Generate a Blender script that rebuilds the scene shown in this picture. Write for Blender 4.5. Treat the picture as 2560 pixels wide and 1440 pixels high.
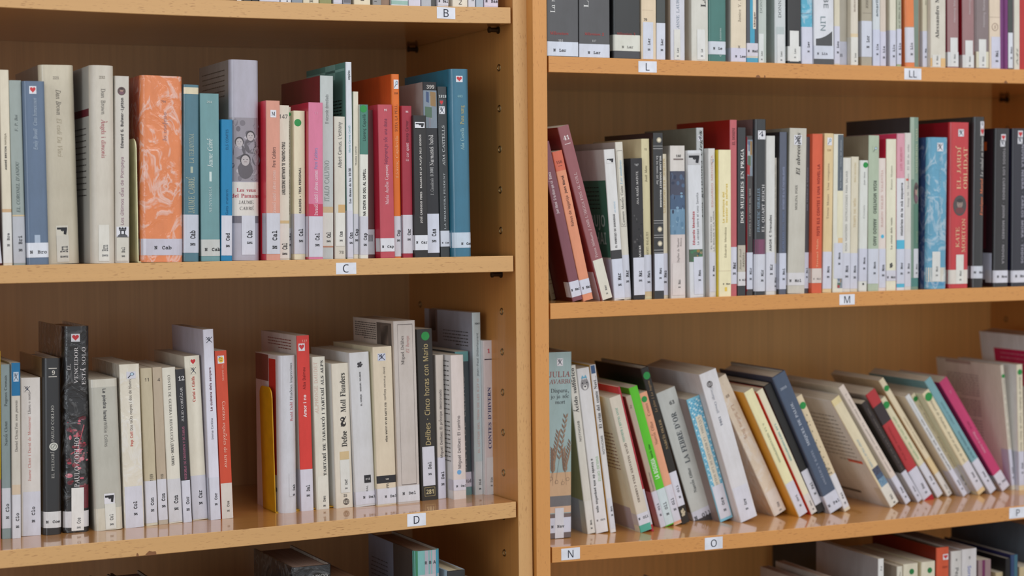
import bpy, math, random, os, unicodedata
from mathutils import Matrix, Vector
random.seed(7)
C = bpy.context.scene.collection
for o in list(bpy.data.objects): bpy.data.objects.remove(o)
CAM = [[0.915256, 0.0278188, -0.4019111, -0.9091939], [-0.4027912, 0.0431283, -0.9142752, -1.9571084], [-0.0081003, 0.9986822, 0.0506786, 0.148235], [0.0, 0.0, 0.0, 1.0]]
FPX = 4437.186
MLEFT = [[0.9990526, -0.0433687, 0.0036209, -0.0383857], [0.0433072, 0.9989395, 0.01563, 0.012171], [-0.0042949, -0.0154583, 0.9998713, 0.0588336], [0.0, 0.0, 0.0, 1.0]]
DEPTH = 0.3328
THK = 0.01887
GAP = 0.00264
REC = 0.00130
SHT = 0.01936
WID = 0.9344
HY = 0.0401
HYB = 0.2946

# ------------------------------------------------------------------ camera, world, lights, exposure
scn = bpy.context.scene
cd = bpy.data.cameras.new('camera'); cam = bpy.data.objects.new('camera', cd); C.objects.link(cam)
cam.matrix_world = Matrix(CAM); cd.sensor_width = 36; cd.lens = FPX/2560*36; cd.clip_start = .05
scn.camera = cam
ML = Matrix(MLEFT); MR = Matrix.Identity(4); CASE = (ML, MR)
cd.dof.use_dof = True
cd.dof.focus_distance = -(cam.matrix_world.inverted() @ (ML @ Vector((-.24, .02, 0)))).z
cd.dof.aperture_fstop = 4.2
w = bpy.data.worlds.new('room_light'); scn.world = w; w.use_nodes = True
bg = w.node_tree.nodes['Background']; bg.inputs[0].default_value = (.92, .955, 1, 1); bg.inputs[1].default_value = .82
def area(name, loc, target, sx, sy, energy, col):
    l = bpy.data.lights.new(name, 'AREA'); l.shape = 'RECTANGLE'; l.size = sx; l.size_y = sy; l.energy = energy; l.color = col
    o = bpy.data.objects.new(name, l); C.objects.link(o); o.location = loc
    o.rotation_euler = (Vector(target)-Vector(loc)).to_track_quat('-Z', 'Y').to_euler(); return o
area('ceiling_panel', (.7, -2.5, 2.0), (.2, .1, -.2), 3.4, 2.0, 78, (.97, .98, 1))
area('window_left', (-3.0, -2.0, .6), (0, 0, -.1), .6, 2.0, 20, (.84, .92, 1))
vs = scn.view_settings; vs.view_transform = 'Standard'; vs.look = 'None'; vs.gamma = 1; vs.exposure = -.32; vs.use_curve_mapping = False

# ------------------------------------------------------------------ helpers
def lin(c):
    return tuple((v/255/12.92 if v/255 <= .04045 else ((v/255+.055)/1.055)**2.4) for v in c)
def link(o, parent=None):
    C.objects.link(o)
    if parent is not None: o.parent = parent
    return o
def mesh_obj(name, verts, faces, mats, parent=None, cols=None, midx=None, smooth=None, matrix=None):
    m = bpy.data.meshes.new(name); m.from_pydata(verts, [], faces)
    for q in (mats if isinstance(mats, (list, tuple)) else [mats]): m.materials.append(q)
    if midx: m.polygons.foreach_set('material_index', midx)
    if cols is not None:
        a = m.color_attributes.new('Col', 'FLOAT_COLOR', 'CORNER'); buf = []
        for p in m.polygons:
            c = cols[p.index]; buf += [c[0], c[1], c[2], 1.0]*p.loop_total
        a.data.foreach_set('color', buf)
    if smooth is not None:
        m.polygons.foreach_set('use_smooth', [True]*len(m.polygons)); m.set_sharp_from_angle(angle=math.radians(smooth))
    m.update()
    o = bpy.data.objects.new(name, m); link(o, parent)
    if matrix is not None: o.matrix_world = matrix
    return o
def box(x0, x1, y0, y1, z0, z1):
    v = [(x0,y0,z0),(x1,y0,z0),(x1,y1,z0),(x0,y1,z0),(x0,y0,z1),(x1,y0,z1),(x1,y1,z1),(x0,y1,z1)]
    f = [(0,3,2,1),(4,5,6,7),(0,1,5,4),(1,2,6,5),(2,3,7,6),(3,0,4,7)]   # bottom top front right back left
    return v, f
def tag(o, label=None, cat=None, group=None, kind=None):
    if label: o['label'] = label
    if cat: o['category'] = cat
    if group: o['group'] = group
    if kind: o['kind'] = kind
    return o
def empty(name, matrix):
    o = bpy.data.objects.new(name, None); C.objects.link(o); o.empty_display_size = .02; o.matrix_world = matrix; return o

# ------------------------------------------------------------------ materials
def newmat(name):
    m = bpy.data.materials.new(name); m.use_nodes = True; nt = m.node_tree
    return m, nt, nt.nodes['Principled BSDF']
def N(nt, kind, **kw):
    n = nt.nodes.new(kind)
    for k, v in kw.items():
        if k in n.inputs: n.inputs[k].default_value = v
        else: setattr(n, k, v)
    return n
def mixc(nt, fac, a, b, mode='MIX'):
    n = nt.nodes.new('ShaderNodeMix'); n.data_type = 'RGBA'; n.blend_type = mode
    for s, v in ((0, fac), (6, a), (7, b)):
        if hasattr(v, 'links') or hasattr(v, 'is_output'): nt.links.new(v, n.inputs[s])
        else: n.inputs[s].default_value = v if s == 0 else (*v, 1)
    return n.outputs[2]
def ramp(nt, src, stops):
    r = nt.nodes.new('ShaderNodeValToRGB'); nt.links.new(src, r.inputs[0]); e = r.color_ramp.elements
    while len(e) < len(stops): e.new(.5)
    for q, (p, c) in zip(e, stops): q.position = p; q.color = (*c, 1) if len(c) == 3 else c
    return r.outputs[0]
def coords(nt, scale):
    tc = nt.nodes.new('ShaderNodeTexCoord'); mp = nt.nodes.new('ShaderNodeMapping'); mp.inputs['Scale'].default_value = scale
    nt.links.new(tc.outputs['Object'], mp.inputs[0]); return mp.outputs[0]
def wood(name, base, dark, axis, fleck=True, rough=.45, amount=.35, coat=0.0, dust=False):
    m, nt, p = newmat(name)
    def sc(along, across): return tuple(along if i == axis else across for i in range(3))
    n1 = N(nt, 'ShaderNodeTexNoise', Scale=1.0, Detail=5.0, Roughness=.65); nt.links.new(coords(nt, sc(2.2, 170)), n1.inputs['Vector'])
    n2 = N(nt, 'ShaderNodeTexNoise', Scale=1.0, Detail=3.0); nt.links.new(coords(nt, sc(1.6, 9)), n2.inputs['Vector'])
    g = ramp(nt, n1.outputs[0], [(.3, (0,0,0)), (.72, (1,1,1))]); g2 = ramp(nt, n2.outputs[0], [(.3, (0,0,0)), (.7, (1,1,1))])
    a = mixc(nt, g, lin(base), tuple(x*(1-amount) for x in lin(base)))
    b = mixc(nt, g2, (1,1,1), (.93,.905,.87))
    c = mixc(nt, 1.0, a, b, 'MULTIPLY')
    if fleck:
        n3 = N(nt, 'ShaderNodeTexNoise', Scale=1.0, Detail=1.5, Roughness=.5); nt.links.new(coords(nt, sc(120, 900)), n3.inputs['Vector'])
        f = ramp(nt, n3.outputs[0], [(.61, (0,0,0)), (.69, (1,1,1))])
        n4 = N(nt, 'ShaderNodeTexNoise', Scale=14.0, Detail=2.0); nt.links.new(coords(nt, (1,1,1)), n4.inputs['Vector'])
        f2 = ramp(nt, n4.outputs[0], [(.4, (.15,.15,.15)), (.62, (.8,.8,.8))])
        ff = mixc(nt, 1.0, f, f2, 'MULTIPLY')
        c = mixc(nt, ff, c, lin(dark))
        n5 = N(nt, 'ShaderNodeTexVoronoi', Scale=38.0); nt.links.new(coords(nt, (1,1,1)), n5.inputs['Vector'])
        d = ramp(nt, n5.outputs['Distance'], [(.015, (.5,.5,.5)), (.04, (0,0,0))])
        c = mixc(nt, d, c, lin(dark))
    nt.links.new(c, p.inputs['Base Color']); p.inputs['Roughness'].default_value = rough
    if coat: p.inputs['Coat Weight'].default_value = coat; p.inputs['Coat Roughness'].default_value = .07
    bp = N(nt, 'ShaderNodeBump', Strength=.05, Distance=.0004); nt.links.new(n1.outputs[0], bp.inputs['Height']); nt.links.new(bp.outputs[0], p.inputs['Normal'])
    return m
def paper(name, g):
    """colour from the mesh; g 0 paper, 1 laminated card, 2 clear plastic wrap, 3 crinkled plastic wrap"""
    m, nt, p = newmat(name)
    at = N(nt, 'ShaderNodeVertexColor', layer_name='Col')
    n = N(nt, 'ShaderNodeTexNoise', Scale=55.0, Detail=5.0, Roughness=.7); nt.links.new(coords(nt, (1,1,.35)), n.inputs['Vector'])
    s = ramp(nt, n.outputs[0], [(.3, (.86,.85,.83)), (.62, (1,1,1))])
    c = mixc(nt, 1.0, at.outputs[0], s, 'MULTIPLY')
    nt.links.new(c, p.inputs['Base Color'])
    p.inputs['Roughness'].default_value = (.7, .42, .45, .4)[g]
    if g >= 2:
        p.inputs['Coat Weight'].default_value = .8; p.inputs['Coat Roughness'].default_value = (.0,.0,.14,.07)[g]
        wv = N(nt, 'ShaderNodeTexNoise', Scale=(1,1,22.0,46.0)[g], Detail=(1,1,3.0,4.0)[g], Roughness=.5, Distortion=(0,0,.6,1.6)[g])
        nt.links.new(coords(nt, (1,1,.35) if g == 2 else (1,1,.75)), wv.inputs['Vector'])
        bp = N(nt, 'ShaderNodeBump', Strength=(0,0,.35,.8)[g], Distance=(0,0,.0022,.0042)[g]); nt.links.new(wv.outputs[0], bp.inputs['Height'])
        nt.links.new(bp.outputs[0], p.inputs['Coat Normal'])
        if g == 3:   # crinkled film: glints along the folds painted as pale veins
            b2 = N(nt, 'ShaderNodeBump', Strength=.35, Distance=.002); nt.links.new(wv.outputs[0], b2.inputs['Height']); nt.links.new(b2.outputs[0], p.inputs['Normal'])
            vf = ramp(nt, wv.outputs[0], [(.50, (0,0,0)), (.57, (.4,.4,.4)), (.64, (0,0,0))])
            bw = N(nt, 'ShaderNodeRGBToBW'); nt.links.new(c, bw.inputs[0]); ma = N(nt, 'ShaderNodeMath', operation='MULTIPLY_ADD'); nt.links.new(bw.outputs[0], ma.inputs[0]); ma.inputs[1].default_value = 3.0; ma.inputs[2].default_value = .18; ma.use_clamp = True
            c2 = mixc(nt, mixc(nt, 1.0, vf, ma.outputs[0], 'MULTIPLY'), c, (.78,.78,.78)); nt.links.new(c2, p.inputs['Base Color'])
    elif g == 1:
        bp = N(nt, 'ShaderNodeBump', Strength=.12, Distance=.0008); nt.links.new(n.outputs[0], bp.inputs['Height']); nt.links.new(bp.outputs[0], p.inputs['Normal'])
    return m
PAPER = [paper('printed_paper', 0), paper('laminated_card', 1), paper('plastic_wrapped_card', 2), paper('crinkled_plastic_wrap', 3)]
def pages_mat():
    m, nt, p = newmat('page_edges')
    at = N(nt, 'ShaderNodeVertexColor', layer_name='Col')
    n = N(nt, 'ShaderNodeTexNoise', Scale=1.0, Detail=3.0, Roughness=.8); nt.links.new(coords(nt, (1500, 6, 6)), n.inputs['Vector'])
    s = ramp(nt, n.outputs[0], [(.35, (.62,.58,.52)), (.6, (1,1,1))])
    nt.links.new(mixc(nt, 1.0, at.outputs[0], s, 'MULTIPLY'), p.inputs['Base Color']); p.inputs['Roughness'].default_value = .85
    bp = N(nt, 'ShaderNodeBump', Strength=.4, Distance=.0004); nt.links.new(n.outputs[0], bp.inputs['Height']); nt.links.new(bp.outputs[0], p.inputs['Normal'])
    return m
PAGES = pages_mat()
def plain(name, col, rough=.4, metal=0.0):
    m, nt, p = newmat(name); n = N(nt, 'ShaderNodeTexNoise', Scale=60.0, Detail=3.0)
    nt.links.new(coords(nt, (1,1,1)), n.inputs['Vector'])
    s = ramp(nt, n.outputs[0], [(.3, (.8,.8,.8)), (.7, (1,1,1))])
    nt.links.new(mixc(nt, 1.0, lin(col), s, 'MULTIPLY'), p.inputs['Base Color'])
    p.inputs['Roughness'].default_value = rough; p.inputs['Metallic'].default_value = metal; return m
BRASS = plain('old_brass', (150, 128, 92), .3, 1.0); DARKPIN = plain('dark_bronze', (74, 56, 38), .4, .8); HOLE = plain('hole_shade', (22, 15, 10), .9)
YELLOW = plain('yellow_enamel', (202, 150, 14), .35); PALEY = plain('pale_yellow_enamel', (232, 226, 178), .4)
WHITE = plain('white_card', (232, 234, 242), .5); INK = plain('black_ink', (52, 54, 66), .6)

# ------------------------------------------------------------------ lettering
FD = os.path.join(bpy.utils.resource_path('LOCAL'), 'datafiles', 'fonts')
def font(n):
    try: return bpy.data.fonts.load(os.path.join(FD, n))
    except Exception: return None
F_SANS = font('Inter.woff2'); F_MATH = font('NotoSansMath-Regular.woff2')
BASES = {'RB': (0x1D400, 0x1D41A, 0x1D7CE), 'R': (0x1D434, 0x1D44E, 0x1D7CE), 'I': (0x1D434, 0x1D44E, 0x1D7CE), 'RBI': (0x1D468, 0x1D482, 0x1D7CE), 'M': (0x1D670, 0x1D68A, 0x1D7F6), 'SB': (0x1D5D4, 0x1D5EE, 0x1D7EC), 'S': (0x1D5A0, 0x1D5BA, 0x1D7E2)}
GC = {}
def glyph(ch, f):
    k = (ch, f)
    if k in GC: return GC[k]
    sh = -.26 if (f == 'R' and ch.isalpha()) else 0; fo = F_SANS
    c = ch
    if f in BASES and F_MATH is not None and ch.isascii() and ch.isalnum():
        u, l, d = BASES[f]; fo = F_MATH
        c = chr(u+ord(ch)-65) if ch.isupper() else chr(l+ord(ch)-97) if ch.islower() else chr(d+ord(ch)-48)
        if ord(c) == 0x1D455: c = '\u210E'
    vs_, fs = raw(c, fo, sh)
    v2, _ = raw(c+'.', fo, sh); dot = DOTX.get((fo.name if fo else '', sh))
    if dot is None: dot = DOTX[(fo.name if fo else '', sh)] = max(v[0] for v in raw('.', fo, sh)[0])
    GC[k] = (vs_, fs, max(v[0] for v in v2)-dot); return GC[k]
DOTX = {}
def raw(s, fo, sh):
    cu = bpy.data.curves.new('glyph', 'FONT'); cu.body = s; cu.resolution_u = 2; cu.shear = sh; cu.offset = .015 if (fo is F_MATH and s and 0x1D670 <= ord(s[0]) < 0x1D6A4) else 0
    if fo: cu.font = fo
    ob = bpy.data.objects.new('glyph', cu); C.objects.link(ob)
    me = ob.evaluated_get(bpy.context.evaluated_depsgraph_get()).to_mesh()
    r = [(v.co.x, v.co.y) for v in me.vertices], [tuple(p.vertices) for p in me.polygons]
    bpy.data.objects.remove(ob); bpy.data.curves.remove(cu); return r
def layout(s, f):
    V, F, x = [], [], 0.0
    for ch in s:
        if ch == ' ': x += .6 if f == 'M' else .27; continue
        dec = unicodedata.normalize('NFD', ch)
        vs_, fs, adv = glyph(dec[0], f)
        o = len(V); V += [(x+a, b) for a, b in vs_]; F += [tuple(o+i for i in q) for q in fs]
        for mk in dec[1:]:
            top = max(b for a, b in vs_)+.05; cx = x+adv/2
            sh = {'\u0301': [(-.05,0),(.03,0),(.12,.15),(.03,.15)], '\u0300': [(-.03,0),(.05,0),(-.03,.15),(-.12,.15)], '\u0308': [(-.13,0),(-.05,0),(-.05,.09),(-.13,.09)],
                  '\u0303': [(-.14,.02),(.14,.05),(.14,.12),(-.14,.09)], '\u0327': [(-.03,0),(.05,0),(.03,-.14),(-.07,-.14)]}.get(mk)
            if sh:
                b0 = top if mk != '\u0327' else -.02
                for q in ([sh] if mk != '\u0308' else [sh, [(.05,0),(.13,0),(.13,.09),(.05,.09)]]):
                    o = len(V); V += [(cx+a, b0+b) for a, b in q]; F.append((o, o+1, o+2, o+3))
        x += adv
    if not V: return [], [], 1, .7
    x0 = min(v[0] for v in V); x1 = max(v[0] for v in V)
    return [(a-x0, b) for a, b in V], F, x1-x0, CAPH[f]
CAPH = {}
for _f in ('S', 'SB', 'R', 'RB', 'I', 'RBI', 'M'): CAPH[_f] = max(b for a, b in glyph('H', _f)[0])

BOOKS = [
('C',0,'dark red book cut by the left photo edge on shelf C','p',1,-616.88,15.3,19.44,4.13,11.17,142.5,135,None,(95,25,30),(95,25,30),None,[('S','',1.6,42.6,(212,212,222),0,1,None,None,0.42,(38,38,42),0.55)]),
('C',0,'slim cream paperback on shelf C','p',1,-604.52,16.3,19.44,0.03,9.97,208.8,135,None,(224,214,192),(224,214,192),None,[('T','ANDRÉ BRETON',102.1,127.1,(38,38,42),'SB',0.22,0.5,'u'),('T','NADJA',128.8,141.3,(150,140,120),'SB',0.2,0.5,'u'),('B',56.6,60.2,(205,170,130),0,1),('S','N Bre',2.2,56.6,(222,220,215),0,1,None,(20.0,34.3),0.26,(80,80,85),0.55)]),
('C',0,'grey-green paperback on shelf C','p',1,-593.67,16.3,19.45,0.32,13.14,197.9,135,None,(158,168,163),(158,168,163),None,[('T','F. P. Boi',143.2,161.1,(80,90,90),'I',0.26,0.5,'u'),('T',"EL CORONEL D'ANJOU",56.4,111.0,(75,90,90),'I',0.3,0.5,'u'),('B',52.3,53.8,(215,190,150),0,1),('S','N Bri',1.9,52.0,(188,190,196),0,1,None,(14.4,31.4),0.28,(38,38,42),0.55)]),
('C',0,'steel-blue glossy hardcover on shelf C','h',2,-580.13,10.8,19.45,0.35,23.73,197.1,135,5,(92,112,138),(92,112,138),None,[('T','Emily Brontë  Cims borrascosos',123.5,179.1,(175,190,205),'I',0.2,0.5,'u'),('M','heart',183.4,191.7,0.28,0.6,(226,226,232)),('S','N Bro',7.7,23.5,(222,226,235),0,1,13.6,None,0.16,(38,38,42),0.5),('B',23.5,31.9,(170,185,205),0.35,0.6)]),
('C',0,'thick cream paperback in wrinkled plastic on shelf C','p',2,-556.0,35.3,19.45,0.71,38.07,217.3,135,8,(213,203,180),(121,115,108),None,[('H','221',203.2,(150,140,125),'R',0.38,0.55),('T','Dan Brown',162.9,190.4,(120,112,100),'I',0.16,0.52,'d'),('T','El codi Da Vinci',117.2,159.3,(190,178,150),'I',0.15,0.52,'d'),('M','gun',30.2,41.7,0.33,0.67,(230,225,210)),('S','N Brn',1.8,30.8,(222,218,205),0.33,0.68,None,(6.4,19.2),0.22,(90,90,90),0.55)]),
('C',0,'thick ivory paperback with a maroon stripe on shelf C','p',1,-511.93,6.3,19.73,-0.6,26.46,215.7,130,9,(208,200,186),(179,176,168),None,[('H','232',202.7,(140,130,115),'R',0.36,0.6),('T','Dan Brown',162.3,190.5,(110,105,100),'R',0.2,0.52,'d'),('T','Àngels i dimonis',115.0,156.9,(170,70,85),'R',0.2,0.52,'d'),('S','N Brn',2.4,42.1,(222,218,208),0.28,0.72,None,(7.5,20.3),0.24,(110,110,110),0.55),('C',160.9,169.1,0,0.6,(107,34,46)),('L',71.3,151.4,0.12,0.7,12,(70,65,62))]),
('C',0,'ivory paperback with a chess rook sticker on shelf C','p',1,-485.07,13.3,19.73,-0.97,16.09,205.3,135,None,(206,200,190),(206,200,190),None,[('M','portrait',184.2,193.4,0.2,0.75,(226,226,232)),('T','Edward G. Bulwer-Lytton',126.4,181.4,(50,45,50),'SB',0.22,0.5,'u'),('T','Los últimos días de Pompeya',42.0,116.3,(150,110,130),'S',0.24,0.5,'u'),('M','rook',28.3,39.8,0.1,0.95,(226,226,232)),('S','N Bul',2.0,27.7,(212,208,196),0.1,0.9,None,(6.3,17.3),0.22,(38,38,42),0.55)]),
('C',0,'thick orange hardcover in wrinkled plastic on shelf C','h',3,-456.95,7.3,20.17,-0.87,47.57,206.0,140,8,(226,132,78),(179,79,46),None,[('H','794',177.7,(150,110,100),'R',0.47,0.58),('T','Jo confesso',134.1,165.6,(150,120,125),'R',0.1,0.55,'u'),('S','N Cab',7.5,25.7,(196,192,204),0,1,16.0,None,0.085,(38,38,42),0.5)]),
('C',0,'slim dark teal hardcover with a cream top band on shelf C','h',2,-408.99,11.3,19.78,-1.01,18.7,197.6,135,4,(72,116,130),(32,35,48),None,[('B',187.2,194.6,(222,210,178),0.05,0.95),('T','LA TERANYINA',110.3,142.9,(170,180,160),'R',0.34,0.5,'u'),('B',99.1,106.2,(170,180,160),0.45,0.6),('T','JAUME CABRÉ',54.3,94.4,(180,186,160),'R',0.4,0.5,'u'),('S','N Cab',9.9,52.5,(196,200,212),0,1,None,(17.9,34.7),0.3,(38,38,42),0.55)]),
('C',0,'grey-teal paperback with script lettering on shelf C','p',1,-387.59,13.3,19.63,-0.46,22.09,188.4,135,None,(112,153,156),(112,153,156),None,[('H','294',178.8,(190,205,200),'R',0.36,0.62),('T','Jaume Cabré',105.8,137.7,(222,232,228),'I',0.3,0.5,'u'),('B',89.8,100.7,(205,220,216),0.46,0.58),('T','SENYORIA',55.1,84.2,(190,205,205),'R',0.16,0.5,'u'),('S','N Cab',5.9,24.5,(198,200,196),0,1,13.3,None,0.17,(38,38,42),0.66)]),
('C',0,'short bright blue paperback on shelf C','p',1,-365.1,11.6,19.7,-1.12,13.04,159.5,135,None,(24,128,176),(24,128,176),None,[('T','ELS COMTES',125.7,148.3,(14,90,130),'S',0.24,0.5,'u'),('T','Gats matern',52.2,80.5,(14,90,130),'S',0.24,0.5,'u'),('S','N Cad',6.1,51.3,(212,212,222),0.02,0.98,None,(15.5,31.5),0.32,(38,38,42),0.55)]),
('C',0,'tall thick grey hardcover with a photo of faces on its spine on shelf C','h',2,-351.66,17.3,19.82,-0.61,34.7,227.7,122,7,(176,172,184),(140,133,128),None,[('M','photo_faces',90.0,162.2,0.0,1,(226,226,232)),('B',50.6,89.0,(224,218,210),0,1),('H','Les veus',80.1,(180,50,70),'RB',0.2,0.85),('H','del Pamano',73.6,(180,50,70),'RB',0.04,0.98),('H','JAUME',66.2,(70,60,60),'R',0.27,0.78),('H','CABRÉ',59.2,(70,60,60),'R',0.3,0.78),('B',42.5,50.6,(110,105,115),0,1),('S','N Cab',6.4,51.0,(212,212,222),0.36,0.82,None,(18.7,33.9),0.18,(38,38,42),0.55),('L',184.9,220.1,0.12,0.9,6,(70,65,62))]),
('C',0,'red paperback with a letter M sticker on shelf C','p',2,-314.25,3.3,19.66,-0.75,16.48,181.3,135,None,(216,150,128),(220,48,66),None,[('M','Mbox',162.3,170.7,0.3,0.72,(226,226,232)),('T','Pere Calders',105.8,128.6,(70,35,35),'S',0.26,0.55,'u'),('T','Invasió subtil i altres contes',54.0,102.0,(240,215,205),'S',0.24,0.55,'u'),('S','N Cal',7.1,53.6,(205,205,214),0,1,None,(12.8,33.7),0.32,(38,38,42),0.55)]),  # pale spine colour carries the glare on the red book's plastic
('C',0,'cream paperback numbered 147 on shelf C','p',1,-297.36,14.3,19.64,-0.8,14.4,177.0,135,None,(226,220,202),(226,220,202),None,[('H','147',164.2,(80,80,80),'S',0.15,0.85),('T','ITALO CALVINO. EL CAVALLER INEXISTENT',74.7,135.0,(40,40,40),'SB',0.3,0.5,'d'),('B',41.8,45.1,(215,190,140),0,1),('S','N Cal',1.6,41.2,(226,222,212),0,1,None,(5.8,19.2),0.4,(38,38,42),0.55)]),
('C',0,'thin faded paperback behind a half-hidden green dot on shelf C','p',1,-282.57,23.3,19.51,-0.86,4.6,175.9,135,None,(200,195,178),(200,195,178),None,[('D',167.6,0.3,4.0,(40,145,70)),('T','CALDERS. LA REVOLTA DEL TERRAT I ALTRES',51.8,159.5,(120,110,95),'RB',0.34,0.5,'d'),('S','N Cal',1.8,36.4,(205,205,214),0,1,None,(15.3,30.7),0.5,(38,38,42),0.55)]),
('C',0,'cream paperback with a green dot near its top on shelf C','p',1,-277.57,13.6,19.59,-0.64,13.84,171.1,135,None,(228,220,190),(228,220,190),None,[('D',157.4,0.36,4.2,(40,145,70)),('T','CALDERS • TRIA PERSONAL',53.5,105.8,(45,45,50),'SB',0.22,0.52,'u'),('S','N Cal',6.5,52.6,(206,206,214),0,1,None,(19.9,35.3),0.34,(38,38,42),0.55)]),
('C',0,'crimson paperback with pink glare painted on its spine on shelf C','p',2,-263.33,3.6,19.67,-0.77,17.47,180.3,135,None,(214,118,150),(192,32,64),None,[('H','11',167.9,(225,170,190),'S',0.4,0.6),('T','Pere Calders',104.1,128.1,(140,150,200),'S',0.24,0.5,'u'),('T','Invasió subtil i altres contes',50.8,102.2,(245,225,235),'S',0.27,0.5,'u'),('B',49.8,63.8,(196,50,85),0,1),('S','N Cal',2.8,49.5,(208,206,216),0,1,None,(14.9,30.3),0.28,(38,38,42),0.55)]),  # spine colour is the crimson paled by painted glare
('C',0,'silver-white paperback with a large maroon cover on shelf C','p',2,-245.47,14.3,19.67,-0.83,16.08,212.3,138,None,(192,198,196),(125,33,43),None,[('T','El vizconde demediado',156.8,190.6,(120,125,125),'S',0.26,0.5,'u'),('T','ITALO CALVINO',66.8,114.2,(130,145,140),'R',0.4,0.5,'u'),('B',53.7,60.6,(205,180,140),0,1),('S','N Cal',15.0,53.7,(218,216,208),0.1,1,None,(19.4,31.0),0.3,(38,38,42),0.55),('B',13.4,15.0,(190,130,100),0,1)]),
('C',0,'short cream paperback with a tan patch on shelf C','p',1,-226.83,17.3,19.56,-0.52,14.09,165.6,135,None,(216,211,198),(216,211,198),None,[('T',"Albert Camus. L'estrany",106.1,159.2,(90,90,90),'S',0.34,0.5,'u'),('B',53.6,63.0,(208,172,118),0.35,0.95),('S','N Cam',14.7,53.6,(226,224,216),0.1,0.9,None,(20.2,31.9),0.26,(38,38,42),0.55),('H','78',7.5,(150,145,135),'SB',0.4,0.8)]),
('C',0,'tall thin white paperback with a green patterned cover on shelf C','p',1,-211.43,15.3,19.46,-0.25,7.49,229.1,135,None,(216,220,226),(99,148,138),None,[('T','empúries',208.6,219.3,(70,80,80),'SB',0.4,0.5,'u'),('T','Maria Carme Cardó',124.1,155.2,(120,180,185),'S',0.34,0.5,'u'),('T','Les dames de les 10:30',64.4,105.6,(35,35,45),'RB',0.42,0.5,'u'),('S','N Can',1.0,56.0,(210,210,222),0,1,None,(17.1,30.7),0.5,(38,38,42),0.55),('C',219.3,222.3,0.02,1,(146,195,185)),('C',210.6,229.1,0.25,0.5,(134,183,173)),('L',167.8,187.3,0.1,0.6,5,(25,40,38))]),
('C',0,'thin cream paperback with small black lettering on shelf C','p',1,-203.54,17.3,19.51,-0.74,6.87,195.1,135,None,(222,215,196),(222,215,196),None,[('T','TRUMAN CAPOTE',108.7,131.1,(80,80,80),'S',0.3,0.5,'u'),('S','N Cap',4.9,52.1,(202,202,210),0,1,None,(20.0,34.6),0.5,(38,38,42),0.55)]),
('C',0,'cream paperback with a green top block and green dot on shelf C','p',1,-196.27,13.6,19.55,-0.71,10.47,179.9,135,None,(226,226,216),(226,226,216),None,[('B',121.7,179.9,(76,130,116),0,1),('D',174.8,0.42,4.3,(40,145,70)),('T','Llorenç Capellà',137.5,168.2,(30,60,55),'S',0.36,0.5,'u'),('T','NA CINTA DE DOL AL CAPELL',50.1,104.7,(40,40,40),'SB',0.36,0.5,'u'),('S','N Cap',4.2,49.1,(205,205,214),0,1,None,(14.4,29.6),0.36,(38,38,42),0.55)]),
('C',0,'thin brown-red book with a barcode label low on it on shelf C','p',1,-185.4,25.3,19.45,-0.15,12.55,174.6,135,None,(98,60,60),(98,60,60),None,[('S','',4.3,33.8,(190,192,200),0,1,None,None,0.42,(38,38,42),0.55),('M','barcode',19.6,27.5,0.1,0.8,(190,192,200))]),
('C',0,'rose-red paperback numbered 95 on shelf C','p',1,-172.45,8.5,19.42,0.38,18.19,180.0,135,None,(190,78,90),(181,30,56),None,[('H','95',173.6,(240,210,215),'SB',0.42,0.62),('T','Feliçment,jo sóc una dona',110.4,163.4,(122,58,92),'S',0.24,0.5,'u'),('T','Maria Aurèlia Capmany',63.0,109.5,(240,215,220),'R',0.25,0.5,'u'),('S','N Cap',7.5,23.2,(222,222,228),0.0,1,13.4,None,0.17,(38,38,42),0.5)]),
('C',0,'tall orange hardcover with a magnifier sticker on shelf C','h',1,-153.86,13.3,19.41,0.02,10.46,216.6,140,3,(224,112,34),(215,84,30),None,[('M','glass',199.3,210.1,0.25,0.85,(226,226,232)),('H','339',194.0,(120,60,20),'R',0.3,0.75),('T','SOTA LA PELL',149.1,180.6,(110,50,25),'R',0.34,0.5,'u'),('T','Llorenç Capdevila',94.4,144.2,(238,178,130),'R',0.36,0.5,'u'),('S','N Cap',1.5,49.1,(206,204,212),0,1,None,(19.2,33.0),0.36,(38,38,42),0.55)]),
('C',0,'short crimson paperback numbered 96 on shelf C','p',1,-143.0,10.5,19.44,-0.12,12.88,179.3,135,None,(164,44,62),(164,44,62),None,[('H','96',172.3,(240,210,215),'SB',0.38,0.64),('T','Josep Carner',136.4,162.1,(100,24,42),'S',0.3,0.5,'u'),('T','El cor quiet',114.1,135.4,(238,205,210),'S',0.3,0.5,'u'),('S','N Car',4.9,50.6,(210,206,214),0,1,None,(20.1,33.9),0.3,(38,38,42),0.55)]),
('C',0,'short black paperback with a revolver sticker on shelf C','p',1,-129.71,5.5,19.41,0.09,16.78,168.0,135,None,(45,43,43),(51,48,48),None,[('M','gun',153.2,160.1,0.1,0.85,(226,226,232)),('T','BALADA DE LA PLATJA DELS GOSSOS',82.1,145.3,(215,210,205),'SB',0.16,0.5,'u'),('T','JOSÉ CARDOSO PIRES',40.6,77.7,(215,210,205),'SB',0.17,0.5,'u'),('S','N Car',8.6,26.3,(224,226,234),0,1,17.9,None,0.19,(38,38,42),0.5)]),
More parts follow.
